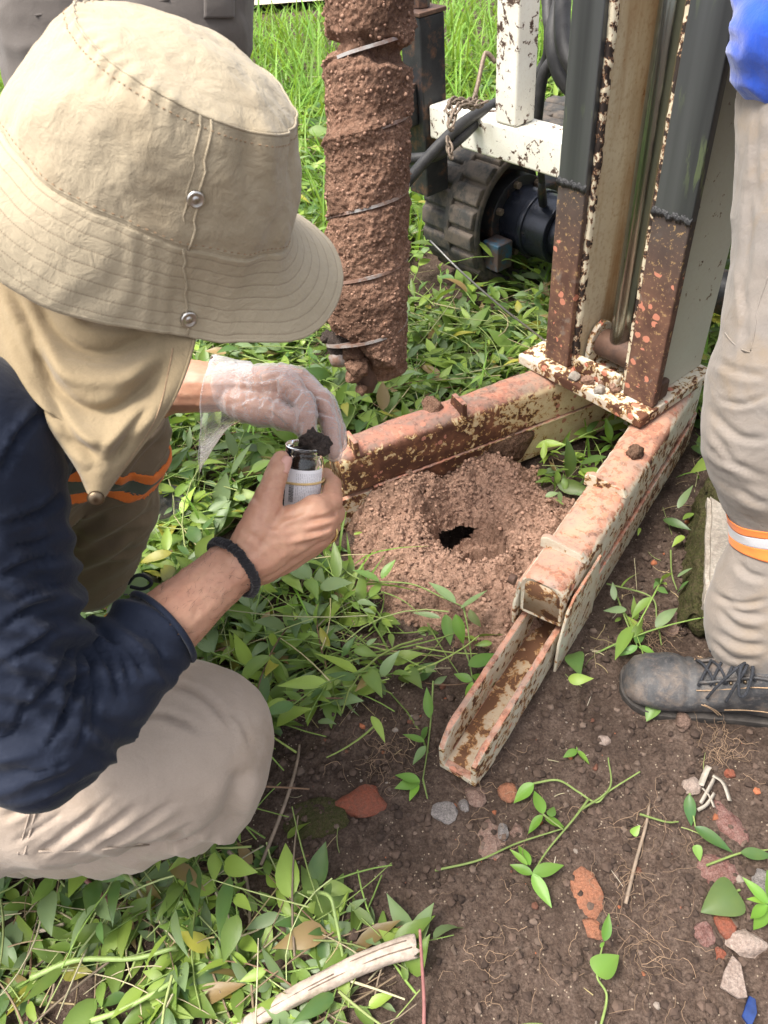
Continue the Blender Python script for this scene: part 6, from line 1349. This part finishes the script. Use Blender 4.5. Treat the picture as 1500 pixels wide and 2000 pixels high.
plant('wilting pale leaved sprig bent over the front of the soil heap', [[(640, 1082, .06), (700, 1130, .06), (800, 1140, .08), (860, 1165, .085), (905, 1185, .08)], [(905, 1185, .08), (914, 1230, .05), (922, 1300, .02)]],
      [(890, 1178, 838, 1128, .085, .10, .30, (.19, .28, .13)), (900, 1188, 950, 1152, .085, .10, .30, (.20, .29, .13)), (860, 1207, 803, 1192, .07, .075, .22, (.22, .31, .15)), (918, 1190, 938, 1232, .08, .04, .40, (.20, .24, .12)), (870, 1200, 880, 1260, .07, .04, .42, (.10, .22, .04)), (890, 1200, 905, 1262, .07, .04, .4, (.10, .22, .03)), (740, 1135, 690, 1105, .08, .10, .42, (.15, .27, .08)), (745, 1130, 770, 1090, .08, .11, .4, (.13, .24, .06))])
plant('leafy sprig growing between the two stabiliser arms', [[(1200, 895, .01), (1195, 868, .05), (1192, 850, .08)]], [(1192, 860, 1184, 815, .08, .12, .36, (.12, .26, .03)), (1193, 866, 1172, 850, .07, .08, .45), (1194, 862, 1217, 842, .07, .09, .4), (1195, 870, 1170, 885, .05, .03, .45), (1196, 872, 1222, 878, .05, .03, .4, (.06, .15, .03)), (1190, 850, 1198, 825, .08, .10, .4, (.17, .33, .05))])
plant('curled pale leaf lying on the right flank of the soil heap', [[(1100, 985, .06), (1085, 975, .07)]], [(1065, 970, 1092, 960, .075, .085, .45, (.20, .29, .14)), (1092, 960, 1096, 985, .085, .06, .4, (.20, .29, .14))])
plant('long bare trailing stem beside the mossy kerb block', [[(1185, 1140, .02), (1270, 1165, .03), (1283, 1210, .02), (1292, 1260, .015)], [(1205, 1165, .02), (1230, 1230, .03), (1245, 1262, .02)], [(1310, 1075, .02), (1312, 1120, .03), (1322, 1152, .02)]],
      [(1245, 1262, 1210, 1280, .03, .02, .4, (.10, .22, .05)), (1247, 1263, 1282, 1276, .03, .02, .38, (.14, .28, .05)), (1240, 1252, 1262, 1238, .03, .03, .6, (.07, .16, .04)), (1345, 1135, 1322, 1158, .04, .02, .4, (.09, .19, .06))])

# ================================================================ stones, brick chips, sticks
def stone(name, px, py, wpx, hpx, mat, label, cat, seed, rise=0.6, flat=0.6, rot=0.0, ang=1.0, sink=0.45, group=None):
    c = G(px, py); d = np.linalg.norm(c - CC); k = (CR.T @ (c - CC)); m = -k[2] / FPX; a = wpx * m / 2; b = hpx * m / 2 * 1.12; h = min(a, b) * 2 * flat
    v, f = blob_verts(3, 0.16, seed, 1.0, ang); v = v * np.array([a, b, h / 2]); r = rot; v = np.stack([v[:, 0] * math.cos(r) - v[:, 1] * math.sin(r), v[:, 0] * math.sin(r) + v[:, 1] * math.cos(r), v[:, 2]], 1)
    z = gz(c[0], c[1]); base = np.array([c[0], c[1], z]); o = MB().add(v + np.array([0, 0, h * (0.5 - sink)]), f)
    ob = o.build(name, M[mat]); ob.location = base; tag(ob, label, cat, group)
    ob.data.polygons.foreach_set('use_smooth', [True] * len(ob.data.polygons)); e = ob.modifiers.new('es', 'EDGE_SPLIT'); e.split_angle = math.radians(38); return ob
stone('brick_fragment', 1152, 1748, 70, 95, 'brick_orange', 'large bright orange brick fragment on bare soil', 'brick fragment', 2, flat=0.45)
stone('brick_fragment', 1155, 1815, 38, 52, 'brick_orange', 'small orange brick chip just below the large fragment', 'brick fragment', 5, rot=0.5)
stone('brick_fragment', 993, 1549, 40, 38, 'brick_orange', 'orange brick chip right of the channel tip', 'brick fragment', 9, flat=0.7)
stone('brick_fragment', 1417, 1806, 44, 52, 'brick_red', 'red brick chip right of the dull heart leaf', 'brick fragment', 12, flat=0.7)
stone('brick_fragment', 1376, 1822, 42, 44, 'stone_maroon', 'dark reddish brick chip left of the red one', 'brick fragment', 14, flat=0.7)
stone('brick_fragment', 1407, 1865, 28, 26, 'brick_red', 'small red chip above the pale shard', 'brick fragment', 44, flat=0.7)
stone('brick_fragment', 1425, 1512, 22, 20, 'brick_red', 'tiny red chip beside the white plastic strap', 'brick fragment', 46, flat=0.7)
stone('stone', 1422, 1604, 58, 86, 'stone_maroon', 'maroon flat stone under the white plastic strap', 'stone', 17, rot=0.3, flat=0.4)
stone('stone', 1350, 1538, 38, 34, 'stone_pale', 'pinkish pale pebble left of the white plastic strap', 'stone', 21, flat=0.7)
stone('stone', 1462, 1843, 88, 50, 'stone_pale', 'long pale mortar lump at the right edge', 'stone', 23, rot=-0.1, flat=0.6)
stone('stone', 1405, 1705, 84, 60, 'stone_maroon', 'half buried maroon slab above the dull heart leaf', 'stone', 25, rot=-0.6, flat=0.3)
stone('stone', 930, 1556, 52, 46, 'stone_brown', 'brown lump just below the channel tip', 'stone', 27)
stone('stone', 868, 1592, 56, 44, 'stone_grey', 'grey flat stone left of the brown lump', 'stone', 29, flat=0.35)
stone('stone', 957, 1642, 62, 76, 'stone_brown', 'flat brown stone beside the trailing stem', 'stone', 31, flat=0.3)
stone('stone', 982, 1626, 26, 30, 'stone_grey', 'dark grey pebble right of the flat brown stone', 'stone', 33, flat=0.8)
stone('stone', 1008, 1623, 32, 28, 'stone_brown', 'brown pebble left of the seedling star', 'stone', 35, flat=0.8)
stone('stone', 905, 1575, 24, 24, 'stone_grey', 'small grey pebble between brown lump and flat stone', 'stone', 36, flat=0.8)
stone('stone', 1492, 1735, 44, 60, 'stone_grey', 'dark grey stone cut by the right edge', 'stone', 37, flat=0.7)
stone('stone', 1178, 1446, 30, 24, 'stone_pale', 'pale grey pebble below the boot toe', 'stone', 39, flat=0.6)
stone('stone', 1305, 1222, 66, 56, 'stone_brown', 'brown clod between boot and mossy kerb block', 'stone', 41, flat=0.7)
stone('stone', 1330, 1415, 34, 32, 'soil_clod', 'dark clod against the boot sole', 'stone', 43, flat=0.8)
stone('stone', 592, 1105, 44, 40, 'soil_clod', 'dark soil clod under the bare hand', 'stone', 47, flat=0.8)
stone('half_buried_brick', 700, 1568, 120, 62, 'brick_red', 'half buried mossy brick edge in front of the knee', 'brick', 51, flat=0.45, rot=0.05)
stone('moss_patch', 620, 1600, 130, 70, 'moss', 'patch of green brown moss left of the half buried brick', 'moss', 53, flat=0.2, ang=0.0)
stone('moss_patch', 30, 1870, 110, 90, 'moss', 'patch of moss at the left edge under the boot', 'moss', 57, flat=0.15, ang=0.0)
def shard(name, pts, mat, label, cat, th=0.006, tilt=0.01):
    P = [G(px, py, 0.006 + tilt * i / len(pts)) for i, (px, py) in enumerate(pts)]; z = gz(P[0][0], P[0][1]); b = MB(); V = np.array([[p + EZ * (z + e) for p in P] for e in (0, th)]); b.grid(V, True, True)
    o = b.build(name, M[mat], None, bevel=0.0012); return tag(o, label, cat)
shard('pottery_shard', [(1428, 1868), (1445, 1885), (1458, 1950), (1440, 1952), (1405, 1930), (1412, 1900)], 'stone_pale', 'angular pale grey shard near the lower right corner', 'shard')
shard('glazed_shard', [(1448, 1985), (1462, 1945), (1475, 1952), (1478, 1980), (1465, 2010)], 'glaze_blue', 'blue and white glazed shard in the lower right corner', 'shard')
def stick():
    A = [(470, 2010, .012), (560, 1955, .022), (660, 1903, .03), (740, 1868, .034), (812, 1845, .036)]; L = catmull([G(*p) for p in A], 40); n = 18; t = unit(np.gradient(L, axis=0)); V = []
    for i, p in enumerate(L):
        a = unit(np.cross(t[i], EZ)); b = np.cross(a, t[i]); u = i / 39; r = 0.0105 + 0.004 * u; ring = []
        for k in range(n):
            th = 2 * math.pi * k / n; q = p + (a * math.cos(th) + b * math.sin(th)) * r; m = 1 + 0.14 * pnoise(np.array([[math.cos(th) * 1.5, math.sin(th) * 1.5, u * 6]]))[0] + 0.06 * pnoise(np.array([[math.cos(th) * 4, math.sin(th) * 4, u * 20]]))[0]
            e = t[i] * (0.012 * pnoise(np.array([[th * 2.0, 3.0, 1.0]]))[0] if u > 0.97 else 0); ring.append(p + (q - p) * m + e)
        V.append(ring)
    T = thing('stick', L[0], 'grey weathered broken stick lying across the weeds at the bottom', 'stick'); MB().grid(np.array(V), True, True).build('wood', M['bark'], T, smooth=True)
    for (u0, u1, th) in ((14, 39, 1.2), (22, 38, 1.9), (4, 20, 1.5)):
        P = []
        for i in range(u0, u1): a = unit(np.cross(t[i], EZ)); b = np.cross(a, t[i]); P.append(L[i] + (a * math.cos(th) + b * math.sin(th)) * (0.0102 + 0.004 * i / 39))
        MB().tube(np.array(P), 0.0009, 5).build('crack', M['bark_dark'], T, smooth=True)
stick()
def twig(pts, r, mat, label, cat='stem'):
    L = catmull([G(*p) for p in pts], 30); o = MB().tube(L, np.linspace(r, r * 0.7, 30), 8).build('cut_stem', M[mat], None, smooth=True); V = np.array(o.location); return tag(o, label, cat)
simple('stem_red', (0.26, 0.11, 0.10), 0.5, 0, 40, 0.3); simple('stem_green', (0.24, 0.33, 0.10), 0.5, 0, 40, 0.25); simple('stem_brown', (0.20, 0.15, 0.11), 0.7, 0, 60, 0.3)
twig([(828, 2005, .004), (828, 1950, .02), (824, 1880, .05), (820, 1815, .08)], 0.0028, 'stem_red', 'thin reddish stem standing right of the broken stick')
twig([(150, 1700, .02), (185, 1735, .02), (215, 1765, .012)], 0.0045, 'stem_red', 'reddish cut stem below the khaki trouser hem')
twig([(205, 1690, .03), (260, 1720, .03), (295, 1745, .02), (315, 1768, .012)], 0.005, 'stem_green', 'thick pale green cut stem with rosy end below the trousers')
twig([(60, 1910, .03), (150, 1875, .035), (260, 1872, .03), (345, 1850, .03)], 0.0042, 'stem_green', 'long pale green stem lying level at lower left')
twig([(150, 2000, .02), (220, 1980, .03), (300, 1940, .035), (355, 1905, .03)], 0.004, 'stem_green', 'green stem slanting up from the bottom edge at left')
twig([(445, 1662, .03), (470, 1690, .02), (485, 1740, .01), (490, 1865, .006)], 0.0032, 'stem_brown', 'brown bent twig hanging down beside the knee')
twig([(590, 1742, .02), (640, 1748, .045), (655, 1790, .04), (672, 1880, .012)], 0.003, 'stem_green', 'sharply bent green stem left of the broken stick end')
twig([(510, 1690, .02), (560, 1560, .03), (580, 1490, .02), (585, 1455, .012)], 0.0030, 'stem_brown', 'brown twig rising in front of the knee')
twig([(1222, 1765, .004), (1240, 1690, .01), (1262, 1610, .012), (1268, 1570, .01)], 0.0028, 'stem_brown', 'brown stem lying right of the orange brick fragment')
twig([(20, 1825, .008), (80, 1818, .012), (125, 1805, .012)], 0.0035, 'bark', 'short pale dry twig at the left edge')
# white plastic strap piece
def strap():
    T = thing('plastic_strap', G(1385, 1540), 'torn off white plastic strap piece on the soil at right', 'plastic scrap')
    for pts, r in (([(1368, 1535), (1380, 1505), (1385, 1498)], .006), ([(1392, 1515), (1412, 1530), (1425, 1565)], .0045), ([(1395, 1520), (1382, 1545), (1368, 1570)], .0035), ([(1372, 1540), (1385, 1555), (1395, 1578)], .003), ([(1395, 1550), (1380, 1572), (1362, 1583)], .003)):
        L = catmull([G(a, b, .012) for a, b in pts], 12); tt = unit(np.gradient(L, axis=0)); sd = unit(np.cross(tt, EZ)); MB().grid(np.stack([L - sd * r * 0.7, L + sd * r * 0.7 + EZ * 0.003], 1)).build('strip', M['plastic_white'], T, smooth=True, solid=0.0012)
strap()
# pebbles and crumbs over the open soil
def pebbles():
    x, y = veg_points(22000, -0.25, 1.15, 0.0, 1.15, lambda x, y: np.where(bare_mask(x, y) > 0.5, 0.8, 0.12)); n = len(x); s = 0.0010 + 0.0075 * RNG.random(n) ** 4.0
    pal = np.array([[0.082, 0.055, 0.042], [0.115, 0.078, 0.06], [0.06, 0.04, 0.031], [0.16, 0.115, 0.09], [0.34, 0.12, 0.06], [0.30, 0.25, 0.21], [0.17, 0.075, 0.05]]); c = pal[RNG.choice(7, n, p=[.36, .29, .23, .08, .01, .015, .015])] * RNG.uniform(0.8, 1.2, (n, 1))
    s *= 1.0; o = scatter_blobs('pebbles', np.stack([x, y, ground_z(x, y) + s * 0.25], 1), s, c, M['crumb_tint'], None, 5); o.data.polygons.foreach_set('use_smooth', np.zeros(len(o.data.polygons), bool)); o['kind'] = 'stuff'; o['label'] = 'soil crumbs and tiny pebbles on the open soil'
pebbles()
# kerb block with a mossy side
def kerb():
    T = thing('kerb_block', G(1440, 1200), 'old concrete kerb block with mossy side behind the boot', 'kerb block')
    h = 0.085; P = [G(1383, 962, h), G(1560, 1060, h), G(1560, 1215, h), G(1376, 1180, h)]; rows = []
    b = MB(); V = np.array([[p + EZ * (e - h) for p in P] for e in (0.004, h)]); c = V.mean((0, 1))
    bm = bmesh.new(); vs = [bm.verts.new(p) for p in V.reshape(-1, 3)]; f = [(3, 2, 1, 0), (4, 5, 6, 7)] + [(i, (i + 1) % 4, 4 + (i + 1) % 4, 4 + i) for i in range(4)]
    for q in f: bm.faces.new([vs[i] for i in q])
    bmesh.ops.bevel(bm, geom=bm.edges[:], offset=0.008, segments=2, affect='EDGES'); bmesh.ops.subdivide_edges(bm, edges=bm.edges[:], cuts=7, use_grid_fill=True)
    vv = np.array([v.co[:] for v in bm.verts]); ff = [[v.index for v in q.verts] for q in bm.faces]; bm.free(); vv = vv + 0.003 * np.stack([pnoise(vv * 30), pnoise(vv * 30 + 5), pnoise(vv * 30 + 9)], 1); MB().add(vv, ff).build('block', M['concrete'], T, smooth=False)
    # mossy strip along the near left side
    A, Bp = G(1376, 985, 0), G(1362, 1235, 0); rows = []
    for u in np.linspace(-0.02, 1.03, 60):
        p = A + (Bp - A) * u; s = unit(np.array([(Bp - A)[1], -(Bp - A)[0], 0])); s = s if s[0] < 0 else -s; wd = 0.014 + 0.016 * u; rows.append([p - s * 0.02 + EZ * (h - 0.01), p - s * 0.004 + EZ * (h * 0.95 - 0.02 * u), p + s * wd * 0.6 + EZ * (h * 0.75), p + s * wd + EZ * h * 0.4, p + s * (wd + 0.014) - EZ * 0.012])
    V = np.array(rows); V = catmull(V.transpose(1, 0, 2).reshape(5, -1), 16).reshape(16, 60, 3); q = V.reshape(-1, 3); q = q + 0.009 * np.stack([fbm(q * 34, 4, 0.6), fbm(q * 34 + 5, 4, 0.6), fbm(q * 34 + 9, 4, 0.6)], 1); MB().grid(q.reshape(V.shape)).build('moss', M['moss'], T, smooth=True)
def kerb_end():
    T = next(o for o in bpy.data.objects if o.name == 'kerb_block')
    for (px, py, r, sd, fl) in ((1374, 1212, 0.030, 81, 1.0), (1392, 1200, 0.034, 83, 0.9), (1362, 1180, 0.022, 85, 1.0)):
        v, f = blob_verts(3, 0.22, sd, fl); MB().add(G(px, py, 0.03) + v * r, f).build('moss', M['moss'], T, smooth=True)
kerb()
kerb_end()
# clods lying on the rig
def clod(px, py, d, r, mat, label, seed, flat=0.7, ang=1.0):
    v, f = blob_verts(3, 0.3, seed, flat, ang); p = D(px, py, d); o = MB().add(v * r, f).build('clod', M[mat], None, smooth=True); o.location = p; tag(o, label, 'clod')
def on_plate(px, py, r, mat, label, seed, z=0.2262):
    p = G(px, py, z + r * 0.45); v, f = blob_verts(3, 0.3, seed, 0.8, 1.0); o = MB().add(v * r, f).build('clod', M[mat], None, smooth=True); o.location = p; tag(o, label, 'clod')
on_plate(1122, 735, 0.0125, 'concrete', 'pale round clod on the base plate by the left rail', 61); on_plate(1150, 742, 0.014, 'soil_red', 'reddish crumbly clod on the base plate beside the pale round one', 63); on_plate(1172, 762, 0.013, 'concrete', 'lowest pale clod on the front edge of the base plate', 65)
on_plate(1200, 755, 0.0155, 'soil_red', 'upright reddish clod on the base plate by the right rail', 67); on_plate(1178, 745, 0.011, 'soil_red', 'small red clod between the pale clods on the base plate', 69)
on_plate(1241, 880, 0.018, 'mud_brown', 'crumbly brown clod on top of the right stabiliser arm', 71, 0.199)
on_plate(845, 790, 0.024, 'soil_auger', 'soil caked against the tab on the left stabiliser arm', 73, 0.192)
def mud_patch():
    (o, d, w) = AL; rows = []; T0 = o + d * 0.075 + EZ * 0.075
    V = []
    for i, r in enumerate(np.linspace(0, 1, 14)):
        V.append([o + d * (0.105 + 0.055 * r * math.cos(t) * (1 + 0.2 * math.sin(3 * t))) - w * (0.0005 + 0.014 * (1 - r ** 2.5) * (1 + 0.5 * pnoise(np.array([[math.cos(t) * r * 4, math.sin(t) * r * 4, 3.0]]))[0])) + EZ * (0.060 + 0.052 * r * math.sin(t) * (1 + 0.12 * math.cos(2 * t))) for t in np.arange(36) * math.pi / 18])
    o2 = MB().grid(np.array(V), True).build('mud_cake', M['mud_brown'], None, smooth=True); tag(o2, 'cracked brown mud cake stuck on the inner side of the left stabiliser arm', 'mud')
mud_patch()
